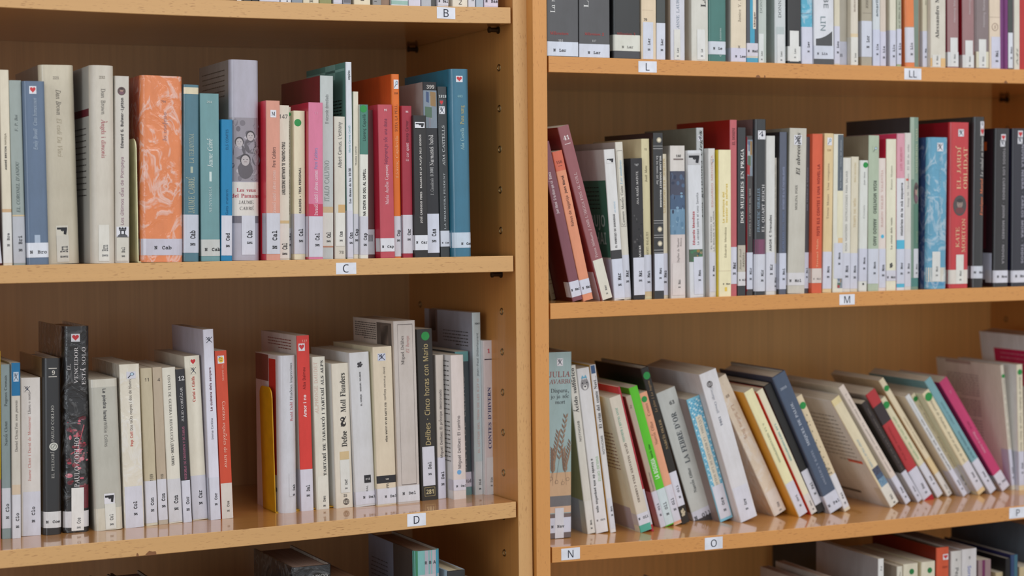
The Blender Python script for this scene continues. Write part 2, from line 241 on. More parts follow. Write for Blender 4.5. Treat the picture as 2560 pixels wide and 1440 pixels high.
('C',0,'charcoal paperback with a city picture numbered 399 on shelf C','p',1,-112.54,12.3,19.4,0.41,17.76,208.2,135,None,(45,45,49),(163,158,153),None,[('B',198.3,208.2,(28,26,30),0,1),('H','399',202.5,(210,205,200),'R',0.25,0.8),('M','photo_city',153.6,198.3,0,1,(226,226,232)),('T','Namastei babà',108.9,145.6,(225,222,220),'R',0.34,0.5,'u'),('T','J. Casadesús (K100)',74.1,106.9,(190,190,190),'R',0.24,0.5,'u'),('S','N Cas',5.1,51.6,(214,218,232),0,1,None,(17.5,33.4),0.3,(38,38,42),0.55)]),
('C',0,'dark slate paperback numbered 1818 with a heart on shelf C','p',2,-93.03,13.3,19.39,0.52,12.27,203.3,135,None,(36,42,45),(64,74,81),None,[('H','1818',191.7,(222,228,228),'R',0.1,0.9),('M','heart',180.6,187.8,0.15,0.6,(72,84,90)),('M','X',170.6,179.8,0.12,0.72,(226,226,232)),('T','ADA CASTELLS',109.0,156.9,(225,228,228),'R',0.3,0.5,'u'),('T','LA PRIMAVERA PENDENT',33.2,100.0,(200,206,208),'R',0.2,0.5,'u'),('S','N Cas',12.3,31.2,(206,212,224),0,1,16.9,None,0.16,(38,38,42),0.5)]),
('C',0,'tall teal hardcover with gold lettering at the end on shelf C','h',2,-80.37,4.5,19.39,0.38,25.51,224.1,140,8,(48,112,138),(33,117,143),None,[('M','heart',208.4,215.9,0.28,0.62,(226,226,232)),('H','683',191.6,(140,190,200),'R',0.35,0.6),('T','Pura sang',158.0,180.6,(196,180,110),'R',0.22,0.55,'u'),('T','Ada Castells',127.3,153.7,(170,205,205),'R',0.2,0.55,'u'),('S','N Cas',10.5,28.9,(200,214,228),0,1,15.5,None,0.12,(38,38,42),0.68)]),
('D',0,'yellow book cut by the photo edge on shelf D','p',1,-612.0,74.4,-284.64,-1.08,9.17,208.6,135,None,(214,178,44),(214,178,44),None,[('B',0.0,66.3,(190,120,120),0,1)]),
('D',0,'grey-green paperback on shelf D','p',1,-601.53,73.6,-284.76,-0.69,9.94,193.5,135,None,(134,148,148),(134,148,148),None,[('T','Pagesos Cremats',147.2,181.4,(40,50,50),'R',0.34,0.5,'u'),('T','Narcís Clotet',103.6,130.5,(40,50,50),'R',0.34,0.5,'u'),('S','N Clo',11.5,56.4,(202,204,210),0,1,None,(22.1,38.8),0.34,(38,38,42),0.55)]),
('D',0,'slim beige paperback with a blue top block on shelf D','p',1,-591.19,70.7,-284.78,-0.9,9.59,195.1,135,None,(206,200,188),(206,200,188),None,[('B',158.6,195.1,(24,110,158),0,1),('M','X',174.3,184.9,0.2,0.8,(190,205,220)),('T','Tots som parents',121.3,153.4,(70,65,62),'I',0.32,0.5,'u'),('T','Daniel Closa',96.5,120.4,(70,65,62),'R',0.32,0.5,'u'),('B',48.6,59.7,(210,190,165),0,1),('S','N Clo',0.0,48.6,(212,212,218),0,1,None,(11.5,28.2),0.34,(38,38,42),0.55)]),
('D',0,'off-white paperback with red lettering and an X mark on shelf D','p',1,-579.33,79.8,-284.67,-0.85,21.46,177.1,135,None,(218,212,206),(218,212,206),None,[('M','X',160.8,168.3,0.15,0.5,(218,212,206)),('T','Lliures o morts',136.5,160.8,(90,80,80),'R',0.15,0.42,'u'),('T','Jaume Clotet i David de Montserrat',61.6,133.7,(200,115,105),'R',0.15,0.42,'u'),('S','N Clo',-0.8,49.4,(210,210,220),0.08,0.98,None,(14.8,32.6),0.16,(38,38,42),0.55)]),
('D',0,'black hardcover with a round silver emblem on shelf D','h',2,-555.84,74.3,-284.81,-0.81,20.34,198.3,135,7,(26,26,28),(125,94,51),None,[('H','9',182.1,(205,200,190),'R',0.48,0.64),('B',186.4,187.4,(205,200,190),0.3,0.75),('B',177.2,178.0,(205,200,190),0.3,0.75),('T','PAULO COELHO',104.8,145.2,(200,198,190),'R',0.17,0.5,'u'),('M','seal',94.5,103.9,0.3,0.8,(52,52,56)),('T','EL PELEGRÍ',63.5,93.6,(190,188,180),'R',0.17,0.5,'u'),('S','N Coe',7.8,26.0,(216,216,216),0,1,14.7,None,0.16,(38,38,42),0.5)]),
('D',0,'thick black hardcover with red figures in crinkled plastic on shelf D','h',3,-533.81,77.0,-284.63,-1.02,30.35,233.0,135,9,(20,18,20),(84,66,56),None,[('M','heart',215.6,224.5,0.3,0.62,(226,226,232)),('T','EL',183.8,190.4,(220,215,215),'R',0.12,0.22,'u'),('T','VENCEDOR',168.7,209.4,(225,220,220),'R',0.15,0.48,'u'),('T','ESTÁ SOLO',166.8,209.4,(225,220,220),'R',0.15,0.76,'u'),('M','redsmoke',53.3,136.5,0.1,0.98,(226,226,232)),('T','PAULO COELHO',51.5,107.2,(225,220,220),'R',0.2,0.5,'u'),('B',26.9,53.3,(120,25,42),0.6,1),('S','',5.7,24.0,(214,212,214),0,1,None,None,0.42,(38,38,42),0.55),('S','N Coe',1.9,50.5,(228,226,222),0.3,0.76,None,(4.2,16.5),0.14,(110,110,110),0.55)]),
('D',0,'thick grey-beige paperback with a pistol sticker on shelf D','p',2,-498.27,73.4,-285.24,1.2,31.95,172.3,135,6,(186,184,172),(151,145,133),None,[('B',163.2,172.3,(208,204,190),0,1),('T','La piedra lunar',124.1,161.3,(60,60,62),'SB',0.13,0.5,'d'),('T','Wilkie Collins',95.4,123.5,(120,118,112),'S',0.13,0.5,'d'),('M','gun',30.0,41.8,0.35,0.72,(226,226,232)),('B',0.0,25.4,(210,204,186),0,1),('S','N Col',1.3,30.0,(222,222,214),0.36,0.74,None,(5.2,18.1),0.12,(90,90,90),0.55)]),
('D',0,'thick cream paperback in wrinkled plastic with a magnifier on shelf D','p',3,-464.31,77.0,-285.26,0.88,23.14,187.8,135,None,(224,217,200),(224,217,200),None,[('M','glass',171.1,179.2,0.35,0.8,(215,215,225)),('T','Dos taüts negres i dos de blancs',111.9,170.5,(90,80,75),'S',0.15,0.5,'u'),('T','Pep Coll',93.7,110.4,(200,90,75),'SB',0.15,0.5,'u'),('S','N Col',-1.0,47.6,(212,212,222),0.06,0.94,None,(14.0,30.3),0.17,(38,38,42),0.55)]),
('D',0,'slim tan paperback between a wide plastic-wrapped and a darker one on shelf D','p',1,-438.29,81.3,-285.24,1.16,13.85,182.1,135,None,(196,184,156),(196,184,156),None,[('H','11',168.6,(80,75,65),'S',0.35,0.68),('T','1939',51.7,59.4,(80,75,65),'S',0.3,0.6,'u'),('S','N Con',2.8,51.7,(212,212,220),0,1,None,(15.9,32.4),0.26,(38,38,42),0.55),('B',0.0,2.8,(215,208,185),0,1)]),
('D',0,'darker narrow tan paperback left of small black capitals on shelf D','p',1,-423.36,81.8,-285.22,1.36,11.18,182.5,135,None,(188,172,150),(188,172,150),None,[('H','4',168.0,(80,75,65),'S',0.5,0.75),('T','1939',53.2,58.5,(80,75,65),'S',0.3,0.55,'u'),('S','N Con',5.2,52.7,(212,212,220),0,1,None,(19.7,36.2),0.36,(38,38,42),0.55),('B',0.0,5.2,(190,178,160),0,1)]),
('D',0,'off-white paperback with small black capitals on shelf D','p',1,-410.88,83.7,-285.19,1.78,16.41,181.4,135,None,(224,220,206),(224,220,206),None,[('T','CONTES DE GUERRA I REVOLUCIÓ,(1936-1939)',67.5,172.6,(70,68,65),'R',0.2,0.5,'d'),('S','N Con',1.6,51.5,(210,210,214),0,1,None,(14.9,32.4),0.28,(38,38,42),0.55)]),
('D',0,'charcoal paperback numbered 12 with pink capitals on shelf D','p',1,-394.08,81.9,-285.15,1.9,10.23,178.9,135,None,(49,49,53),(64,64,68),None,[('H','12',168.1,(225,225,225),'RB',0.2,0.9),('T','JULIO CORTÁZAR',117.8,157.8,(220,218,218),'R',0.3,0.5,'u'),('T','HISTORIAS DE CRONOPIOS Y DE FAMAS',49.9,111.9,(205,120,150),'R',0.3,0.5,'u'),('S','N Cor',-0.9,49.1,(212,214,226),0,1,None,(13.4,30.0),0.34,(38,38,42),0.55)]),
('D',0,'cream paperback with a red heart and red lettering on shelf D','p',1,-380.64,91.1,-285.1,2.03,18.49,193.0,135,None,(232,226,208),(224,215,198),None,[('M','heart',181.8,190.0,0.35,0.75,(232,226,208)),('M','X',171.3,180.2,0.35,0.75,(232,226,208)),('T','Curial e Güelfa',139.3,168.8,(195,70,55),'RB',0.2,0.5,'u'),('S','N Cur',1.1,52.3,(210,210,220),0,1,None,(17.9,34.6),0.22,(38,38,42),0.55)]),
('D',0,'tall lavender-white paperback with an X mark on shelf D','p',1,-361.58,82.2,-285.02,1.37,12.5,223.8,135,None,(222,221,234),(204,199,212),None,[('M','X',207.3,215.5,0.2,0.9,(222,221,234)),('T','La cuinera dels senyors',128.2,179.2,(100,45,60),'SB',0.24,0.5,'u'),('T','Imma Cortina',94.8,119.4,(80,80,90),'S',0.22,0.5,'u'),('S','N Cor',-0.4,49.7,(212,214,226),0,1,None,(16.9,31.4),0.24,(38,38,42),0.55)]),
('D',0,'orange-red paperback leaning,with a smiley sticker on shelf D','p',1,-347.75,83.3,-284.96,1.48,14.41,198.1,135,None,(206,78,52),(206,78,52),None,[('M','smile',183.0,192.2,0.2,0.75,(226,226,232)),('T','los autores',162.6,181.4,(235,170,150),'S',0.22,0.62,'d'),('T','Cuentos españoles de terror',60.1,138.4,(245,200,180),'R',0.3,0.55,'d'),('S','N Cue',0.0,41.8,(216,208,200),0.03,0.97,None,(7.9,20.7),0.2,(110,105,100),0.55)]),
('D',0,'thick white book with red panel beside the yellow bookend on shelf D','p',2,-275.91,81.5,-284.42,-0.16,22.17,188.6,88,9,(206,206,212),(225,220,215),None,[('T','Històries imprevistes',135.2,179.6,(70,68,70),'R',0.17,0.68,'u'),('T','Roald Dahl',110.0,133.0,(185,60,70),'R',0.17,0.68,'u'),('S','N Dah',19.6,47.6,(206,206,212),0.5,0.98,None,(20.4,34.0),0.14,(38,38,42),0.55),('C',44.6,183.6,0.04,0.36,(207,36,34)),('C',155.6,187.6,0.38,1,(134,68,61)),('M','cbarcode',24.6,29.6,0.02,0.1,(226,226,232))]),
('D',0,'bright red paperback with a heart sticker on shelf D','p',1,-248.59,85.3,-284.25,0.7,15.87,211.3,135,None,(214,62,54),(215,202,194),None,[('H','127',204.6,(245,200,190),'S',0.4,0.8),('M','heart',192.9,201.8,0.12,0.62,(226,226,232)),('T','Alba Dalmau',146.4,173.0,(120,20,20),'S',0.24,0.5,'u'),('T','Amor i no',113.2,139.8,(245,235,235),'SB',0.28,0.5,'u'),('S','N Dal',-0.1,50.2,(212,210,222),0,1,None,(17.0,31.1),0.26,(38,38,42),0.55),('L',192.1,206.2,0.15,0.8,4,(150,70,60))]),
('D',0,'off-white paperback with two columns of old-style lettering on shelf D','p',1,-228.68,85.4,-284.05,0.96,16.22,184.7,135,None,(220,216,202),(220,216,202),None,[('T','ALPHONSE DAUDET',116.3,178.6,(215,185,172),'R',0.3,0.22,'u'),('T','TARTARÍ DE TARASCÓ I TARTARÍ ALS ALPS',40.5,180.0,(52,52,54),'RB',0.24,0.72,'u'),('S','N Dau',0.0,40.3,(222,220,208),0.1,0.95,None,(3.1,16.2),0.18,(70,70,70),0.55)]),
('D',0,'cream paperback with a flourish between bold words on shelf D','p',1,-205.73,80.5,-283.81,1.17,21.96,175.7,135,None,(222,214,198),(228,228,225),None,[('T','Moll Flanders',116.4,163.9,(40,38,38),'RB',0.34,0.6,'u'),('M','swirl',97.5,111.7,0.35,0.8,(222,214,198)),('T','Defoe',74.2,93.4,(40,38,38),'RB',0.34,0.6,'u'),('B',58.7,68.5,(208,184,140),0.3,0.85),('S','N Def',18.3,58.3,(220,220,214),0.3,0.85,None,(22.4,34.5),0.14,(80,80,80),0.55),('H','25',14.8,(60,58,55),'R',0.45,0.65),('M','ball',3.1,11.6,0.4,0.78,(222,214,198))]),
('D',0,'thick white paperback with a small black square on shelf D','p',1,-181.91,76.4,-283.54,1.87,25.65,187.9,135,None,(210,210,212),(228,228,228),None,[('M','logo',168.5,177.3,0.35,0.68,(210,210,212)),('T','EL HEREJE   MIGUEL DELIBES',122.8,164.0,(50,50,52),'SB',0.08,0.5,'u'),('B',28.3,37.9,(42,42,46),0.48,0.82),('H','018',33.0,(220,220,220),'S',0.55,0.76),('T','RAL',18.1,25.3,(50,50,52),'S',0.1,0.6,'u'),('S','N Del',2.4,18.1,(212,212,222),0,1,11.0,None,0.13,(38,38,42),0.72)]),
('D',0,'thick sand paperback with a black bar numbered 130 on shelf D','p',1,-155.87,70.7,-283.21,1.19,25.14,193.7,135,None,(220,206,182),(228,220,189),None,[('M','X',176.5,185.5,0.25,0.66,(205,210,228)),('T','Josep-Francesc Delgado',128.3,169.2,(90,85,80),'S',0.11,0.58,'d'),('T','ELS LLOPS DE LA LLUNA ROJA',77.2,125.2,(48,44,42),'SB',0.1,0.58,'d'),('B',27.1,36.3,(42,42,46),0,1),('H','130',31.8,(220,215,205),'SB',0.45,0.62),('H','E',23.4,(60,58,55),'S',0.5,0.62),('S','N Del',1.6,20.6,(214,214,222),0,1,10.6,None,0.13,(38,38,42),0.7)]),
('D',0,'tall thick beige paperback with a framed spine on shelf D','p',1,-129.76,67.7,-282.85,0.96,28.79,224.0,135,None,(200,191,184),(220,207,194),None,[('M','frame',22.9,219.9,0.18,0.86,(200,191,184)),('T','Miguel Delibes',170.6,205.5,(60,50,50),'R',0.15,0.38,'u'),('T','El hereje',184.4,205.5,(190,135,130),'I',0.15,0.62,'u'),('S','N Del',2.4,21.9,(216,216,220),0,1,12.6,None,0.13,(38,38,42),0.5),('L',198.3,220.9,0.42,0.95,8,(70,65,62)),('C',192.2,220.9,0.04,0.4,(112,102,95)),('C',192.2,217.8,0.12,0.3,(214,190,173))]),
('D',0,'black paperback with a green dot and gold lettering on shelf D','p',1,-95.83,74.5,-282.34,1.22,21.35,212.1,135,None,(49,46,43),(38,38,40),None,[('D',203.4,0.55,5.4,(40,145,70)),('T','Delibes · Cinco horas con Mario',68.7,193.5,(196,176,126),'S',0.36,0.52,'u'),('S','N Del',18.2,66.6,(212,212,222),0.12,0.88,None,(31.0,47.5),0.2,(38,38,42),0.55),('M','box281',5.1,16.1,0.2,0.85,(64,60,56))]),
('D',0,'slim beige paperback with dark lettering on shelf D','p',1,-72.99,75.3,-281.97,0.53,10.63,179.0,135,None,(204,194,184),(204,194,184),None,[('T','Miguel Delibes: El príncipe destronado',51.2,135.8,(62,52,60),'S',0.34,0.5,'u'),('S','N Del',0.5,51.8,(210,208,222),0,1,None,(16.5,34.1),0.36,(38,38,42),0.55)]),
('D',0,'pale pink paperback with a blue dot on shelf D','p',1,-58.63,60.5,-281.72,0.7,17.24,178.7,135,None,(222,211,206),(228,228,228),None,[('T','Miguel Delibes: El camino',38.2,103.5,(52,42,52),'S',0.26,0.5,'u'),('D',33.5,0.46,2.9,(110,168,216)),('S','N Del',10.9,24.3,(216,214,226),0,1,16.3,None,0.17,(38,38,42),0.68),('L',102.5,173.9,0.04,0.5,12,(70,65,62)),('L',44.4,98.3,0.04,0.5,10,(70,65,62))]),
('D',0,'dark teal book sunk between its neighbours on shelf D','p',1,-40.99,83.8,-281.41,1.0,18.21,180.7,135,None,(64,76,82),(64,76,82),None,[('B',168.1,180.7,(98,150,150),0,1),('T','SELVA DE LLIBRES',29.6,149.3,(150,150,150),'S',0.3,0.5,'u'),('S','N Did',10.2,28.9,(206,200,214),0,1,17.8,None,0.24,(38,38,42),0.5),('B',0.0,10.2,(110,145,145),0,1)]),
('D',0,'tall pale blue paperback numbered 1041 on shelf D','p',2,-22.39,76.9,-281.07,0.19,11.37,228.9,150,None,(190,203,206),(168,168,179),None,[('H','1041',215.1,(60,65,70),'SB',0.25,0.85),('T','Jean-Paul Didierlaurent',148.9,203.4,(90,98,105),'S',0.26,0.55,'u'),('T','EL LECTOR DEL TREN DE LES 6.27 H',53.1,145.8,(212,170,165),'S',0.26,0.55,'u'),('S','N Did',-0.3,42.0,(206,210,212),0.1,1,None,(6.4,19.4),0.24,(38,38,42),0.55),('C',186.6,228.9,0.72,0.9,(112,92,92)),('C',201.3,228.9,0.76,0.86,(183,146,136)),('L',184.5,205.5,0.08,0.6,5,(70,65,62))]),
('D',0,'slim pink-beige paperback marked with a red 1 at the end on shelf D','p',1,-10.61,70.5,-280.84,0.3,13.71,193.6,135,None,(208,196,196),(228,227,227),None,[('H','1',180.4,(196,50,70),'RB',0.4,0.66),('B',169.3,170.5,(50,40,60),0.1,0.85),('T',"CONTES D'HIVERN",57.9,134.9,(48,52,105),'RB',0.34,0.52,'u'),('S','N Din',-0.4,46.8,(212,212,214),0.15,0.95,None,(10.1,21.6),0.2,(90,90,90),0.55)]),
('E',0,'black book cut by the left edge below shelf D','h',1,-574.35,21.3,-584.43,0.0,18.53,234.0,150,None,(23,23,26),(30,30,34),(87,82,82),[]),
('E',0,'grey book beside a wide dark hardcover below shelf D','h',1,-484.62,21.3,-584.63,0.0,23.37,230.7,150,None,(46,45,46),(60,58,60),(137,131,127),[]),
('E',0,'thick dark hardcover standing alone at its back below shelf D','h',1,-459.43,21.3,-584.64,0.0,34.62,231.5,150,None,(28,24,26),(36,32,34),(131,118,115),[]),
('E',0,'slim pale book in front of a black hardcover below shelf D','p',1,-340.95,21.3,-584.35,0.0,13.38,212.9,150,None,(160,158,160),(160,158,160),(187,181,177),[]),
('E',0,'thick grey book against a black hardcover below shelf D','p',1,-327.18,21.3,-584.28,0.0,39.15,207.8,150,None,(120,118,124),(120,118,124),(175,167,167),[]),
('E',0,'thick black hardcover with plastic-wrapped spine below shelf D','h',3,-287.63,9.3,-584.05,0.0,49.0,247.9,142,6,(20,21,24),(30,30,33),(150,125,110),[('H','LINGO',235.2,(200,200,195),'R',0.5,0.88)]),
('E',0,'brown-topped book right of a black hardcover below shelf D','p',1,-232.88,23.3,-583.63,0.0,47.4,217.2,150,None,(96,70,50),(96,70,50),(162,122,90),[]),
('E',0,'green and cyan striped hardcover marked with three letters below shelf D','h',2,-132.05,13.3,-582.58,0.0,33.96,250.4,150,8,(120,180,176),(79,69,64),(162,135,112),[('B',188.7,250.4,(44,130,84),0,0.12),('B',217.8,250.4,(176,172,184),0.38,0.52),('B',217.8,250.4,(166,162,172),0.56,0.62),('B',217.8,250.4,(178,170,178),0.66,0.8),('B',217.8,250.4,(38,150,186),0.82,1),('B',188.7,221.7,(186,184,188),0.14,1),('H','R B A',235.8,(48,48,52),'SB',0.38,0.8),('C',188.7,250.4,0.42,1,(141,148,168)),('L',188.7,225.1,0.55,0.95,7,(50,52,58))]),
('E',0,'black-spined book with a cream top edge below shelf D','h',2,-90.4,11.3,-582.04,0.0,23.86,222.5,120,None,(22,22,23),(192,212,228),(228,215,181),[]),
('E',0,'brown book nearest the right side panel below shelf D','p',1,-62.95,17.3,-581.64,0.0,21.49,203.4,120,None,(110,84,70),(110,84,70),(162,130,107),[]),
('B',0,'white and black book on shelf B','p',1,-342.7,11.3,312.11,-0.59,8.34,220.0,135,None,(54,51,49),(70,66,64),None,[('S','',-1.6,12.7,(230,230,230),0.1,0.7,None,None,0.42,(38,38,42),0.55)]),
('B',0,'charcoal book beside a white one on shelf B','p',1,-333.97,11.3,312.2,-0.59,9.37,220.0,135,None,(51,51,53),(66,66,68),None,[]),
('B',0,'slim black book right of a charcoal one on shelf B','p',1,-324.19,11.3,312.29,-0.59,8.01,220.0,135,None,(34,34,35),(44,44,46),None,[]),
('B',0,'lavender-grey book on shelf B','p',1,-315.05,11.3,312.55,-0.58,24.01,220.0,135,None,(186,186,196),(186,186,196),None,[('S','',1.6,11.9,(212,212,222),0,1,None,None,0.42,(38,38,42),0.55)]),
('B',0,'white book with a small sideways N on shelf B','p',1,-289.91,11.3,312.73,-0.57,12.68,220.0,135,None,(220,222,226),(220,222,226),None,[('T','N',1.8,3.5,(38,38,42),'M',0.15,0.6,'u')]),
('B',0,'blue-grey book on shelf B','p',1,-276.52,11.3,312.91,-0.57,13.19,220.0,135,None,(140,150,160),(140,150,160),None,[]),
('B',0,'cream book with black ornaments on shelf B','p',1,-262.9,11.3,313.16,-0.56,19.2,220.0,135,None,(222,214,188),(222,214,188),None,[('T','XOXO',2.0,9.4,(50,46,40),'RB',0.25,0.5,'u')]),
('B',0,'olive-green book on shelf B','p',1,-243.13,11.3,313.43,-0.55,14.99,220.0,135,None,(146,148,96),(146,148,96),None,[]),
('B',0,'white book with a blue edge on shelf B','p',1,-225.96,11.3,313.68,-0.55,11.0,220.0,135,None,(212,218,226),(212,218,226),None,[('S','',2.2,14.2,(212,212,222),0,1,None,None,0.42,(38,38,42),0.55)]),
('B',0,'grey speckled book on shelf B','p',1,-214.24,11.3,313.88,-0.54,10.32,220.0,135,None,(150,150,156),(150,150,156),None,[('B',3.0,6.3,(110,110,116),0.1,0.9)]),
('B',0,'wide cream book with a dark mark on shelf B','p',1,-200.55,11.3,314.23,-0.53,20.64,220.0,135,None,(228,218,190),(228,218,190),None,[('H','-',6.9,(60,50,40),'S',0.4,0.6)]),
('B',0,'grey book with brown side patch on shelf B','p',1,-176.96,11.3,314.61,-0.52,10.79,220.0,135,None,(152,152,150),(152,152,150),None,[('T','I I',4.6,10.1,(80,80,80),'R',0.3,0.3,'u')]),
('B',0,'small brown book on shelf B','p',1,-165.77,15.3,314.86,-0.52,11.77,220.0,135,None,(150,122,100),(150,122,100),None,[]),
('B',0,'white book with a mint base on shelf B','p',2,-153.6,11.5,315.21,-0.5,21.64,220.0,135,None,(210,216,220),(210,216,220),None,[('B',2.6,7.0,(150,188,176),0,1)]),
('B',0,'pale lavender book on shelf B','p',1,-131.49,11.3,315.68,-0.49,15.45,220.0,135,None,(214,212,226),(214,212,226),None,[]),
('B',0,'silver-grey book on shelf B','p',1,-115.01,11.3,316.06,-0.48,12.79,220.0,135,None,(184,188,194),(184,188,194),None,[]),
('B',0,'slim dark speckled book on shelf B','p',1,-101.83,15.3,316.36,-0.48,7.17,220.0,135,None,(84,84,82),(84,84,82),None,[]),
('B',0,'white book stickered for author Bai on shelf B','p',1,-94.26,11.5,316.62,-0.47,14.56,220.0,135,None,(212,210,216),(212,210,216),None,[('S','N Bai',3.0,17.8,(216,214,222),0,1,7.7,None,0.24,(38,38,42),0.5)]),
('B',0,'thick cream book with a tiny mark on shelf B','p',1,-74.57,11.3,317.2,-0.45,19.76,220.0,135,None,(230,222,204),(230,222,204),None,[('H','2',7.1,(70,60,50),'S',0.4,0.6)]),
('B',0,'slim white book with a sideways initial on shelf B','p',1,-53.77,11.3,317.72,-0.44,9.19,220.0,135,None,(214,214,222),(214,214,222),None,[('T','L',8.4,9.8,(38,38,42),'M',0.3,0.6,'u')]),
('B',0,'slim blue-grey book on shelf B','p',1,-43.54,11.3,318.03,-0.43,9.87,220.0,135,None,(178,190,202),(178,190,202),None,[]),
('B',0,'pinkish white book stickered for author Bas,at the end on shelf B','p',1,-32.79,11.3,318.43,-0.42,18.84,220.0,135,None,(218,208,220),(218,208,220),None,[('S','N Bas',2.6,19.1,(222,212,226),0,1,8.8,None,0.22,(38,38,42),0.5)]),
('L',1,'thick charcoal paperback against the side panel on shelf L','p',1,1.38,3.3,319.48,-0.16,42.37,226.0,135,None,(88,88,90),(88,88,90),None,[('T','La r',52.7,68.5,(225,225,222),'R',0.17,0.18,'u'),('H','Millennium',28.0,(190,60,55),'R',0.1,0.68),('H','116',19.2,(200,200,200),'R',0.36,0.5),('S','N Lar',0.6,17.8,(214,220,232),0,1,7.6,None,0.085,(38,38,42),0.4)]),
('L',1,'thick charcoal paperback with a figure 2 in red on shelf L','p',1,45.07,4.3,319.26,-0.11,42.13,226.0,135,None,(88,88,90),(88,88,90),None,[('T','La',60.6,75.8,(225,225,222),'R',0.17,0.23,'u'),('H','Millennium 2',28.7,(190,60,55),'R',0.18,0.8),('H','117',20.4,(200,200,200),'R',0.42,0.55),('S','N Lar',0.3,16.5,(214,218,230),0,1,6.1,None,0.085,(38,38,42),0.48)]),
('L',1,'charcoal hardcover with a cream rounded sticker on shelf L','h',2,93.76,7.3,319.09,-0.13,38.5,226.0,135,4,(43,44,44),(25,25,30),None,[('H','Millennium 3',30.7,(170,60,55),'R',0.12,0.78),('S','N Lar',9.7,29.4,(218,218,206),0,1,14.6,None,0.085,(120,120,115),0.5),('B',1.1,9.7,(62,62,66),0,1)]),
('L',1,'tan paperback numbered 70 on shelf L','p',1,132.66,7.3,318.91,-0.11,20.9,226.0,135,None,(226,206,176),(226,206,176),None,[('B',61.0,61.3,(190,170,145),0.05,0.8),('H','70',49.4,(90,80,70),'SB',0.16,0.38),('S','N Lar',0.7,46.3,(212,216,228),0.1,0.78,None,(10.9,26.3),0.16,(38,38,42),0.55)]),
('L',1,'slim grey-green paperback on shelf L','p',1,154.29,8.3,318.86,-0.24,12.87,226.0,135,None,(74,78,76),(74,78,76),None,[('S','N Lar',0.6,46.0,(214,218,230),0,1,None,(11.1,26.4),0.25,(38,38,42),0.55)]),
('L',1,'lavender-white paperback with tall serif capitals on shelf L','p',2,174.24,7.3,318.75,0.09,20.25,226.0,135,None,(212,212,220),(204,181,158),None,[('T','ANNE LAUREN',39.5,84.0,(125,140,155),'R',0.22,0.5,'u'),('S','N Lau',1.2,38.7,(222,220,212),0.22,0.66,None,(4.5,15.6),0.13,(110,110,110),0.55)]),
('L',1,'black book sunk between pale ones on shelf L','p',1,194.89,31.3,318.73,-0.2,8.79,226.0,135,None,(20,18,20),(26,24,26),None,[]),
('L',1,'cream paperback with a large bold L on shelf L','p',1,204.07,7.5,318.67,0.13,24.29,226.0,135,None,(214,212,202),(214,212,202),None,[('T','LA',68.0,82.0,(62,62,60),'RB',0.32,0.7,'u'),('S','N Le',1.8,39.8,(224,224,220),0.32,0.8,None,(5.4,15.3),0.12,(110,110,110),0.55)]),
('L',1,'deep green glossy paperback on shelf L','p',2,228.76,6.5,318.62,0.01,26.24,226.0,135,5,(62,118,110),(62,118,110),None,[('T','Lectores',27.3,42.3,(205,220,215),'S',0.1,0.62,'u'),('S','N Le I',9.1,25.4,(210,216,226),0,1,16.7,None,0.13,(38,38,42),0.7),('T','C',6.7,8.6,(205,220,215),'SB',0.1,0.62,'u')]),
('L',1,'cream paperback with brownish-grey serif letters on shelf L','p',1,261.07,7.3,318.59,-0.09,22.85,226.0,135,None,(226,212,188),(192,184,179),None,[('T','Janice Y. K',51.2,82.4,(140,128,110),'R',0.2,0.55,'u'),('H','x',20.0,(110,100,90),'S',0.45,0.6),('S','N Lee',1.0,18.2,(212,210,226),0,1,7.5,None,0.14,(38,38,42),0.6)]),
('L',1,'dark slate paperback with a blue stripe and cream tab on shelf L','p',1,284.7,7.3,318.51,0.07,16.97,226.0,135,None,(82,84,92),(82,84,92),None,[('B',8.1,81.4,(70,160,190),0.28,0.68),('B',43.1,81.4,(224,214,198),0.53,0.8),('T','tànger',45.6,64.7,(90,50,45),'SB',0.14,0.67,'u'),('S','N Mad',8.3,24.8,(214,210,220),0,1,14.8,None,0.2,(38,38,42),0.5),('B',6.1,8.3,(216,206,186),0,1),('B',0.2,6.1,(80,160,190),0,1)]),
('L',1,'pale green-grey paperback on shelf L','p',1,302.07,7.3,318.49,-0.06,11.86,226.0,135,None,(190,199,192),(190,199,192),None,[('T','DONN',63.5,83.6,(120,130,125),'R',0.3,0.3,'u'),('S','N Leo',0.5,37.3,(218,222,220),0.02,0.62,None,(3.5,15.1),0.2,(120,120,120),0.55)]),
('L',1,'white-grey paperback with spaced capitals on shelf L','p',1,326.44,7.3,318.44,0.12,16.43,226.0,135,None,(204,209,210),(161,171,168),None,[('T','DONNA',58.6,86.3,(95,100,100),'R',0.28,0.45,'u'),('B',37.3,46.9,(186,196,196),0.1,0.85),('S','N Leo',0.4,37.3,(218,220,220),0.2,0.85,None,(3.3,15.5),0.15,(110,110,110),0.55)]),
('L',1,'charcoal hardcover with crossed white stickers on shelf L','h',2,346.24,7.3,318.42,0.01,20.15,226.0,135,None,(40,39,39),(33,35,46),None,[('S','',3.9,22.6,(222,222,220),0,1,None,None,0.42,(38,38,42),0.55),('S','N Leo',3.1,42.6,(226,226,222),0.12,0.8,None,(7.3,19.5),0.13,(120,120,120),0.55)]),
('L',1,'bright cyan hardcover on shelf L','h',3,367.39,7.3,318.4,0.59,17.27,226.0,135,None,(84,172,200),(84,172,200),None,[('B',64.5,65.8,(60,130,160),0,1),('S','N Lev',0.6,48.1,(210,212,228),0,1,None,(15.2,29.1),0.18,(38,38,42),0.55)]),
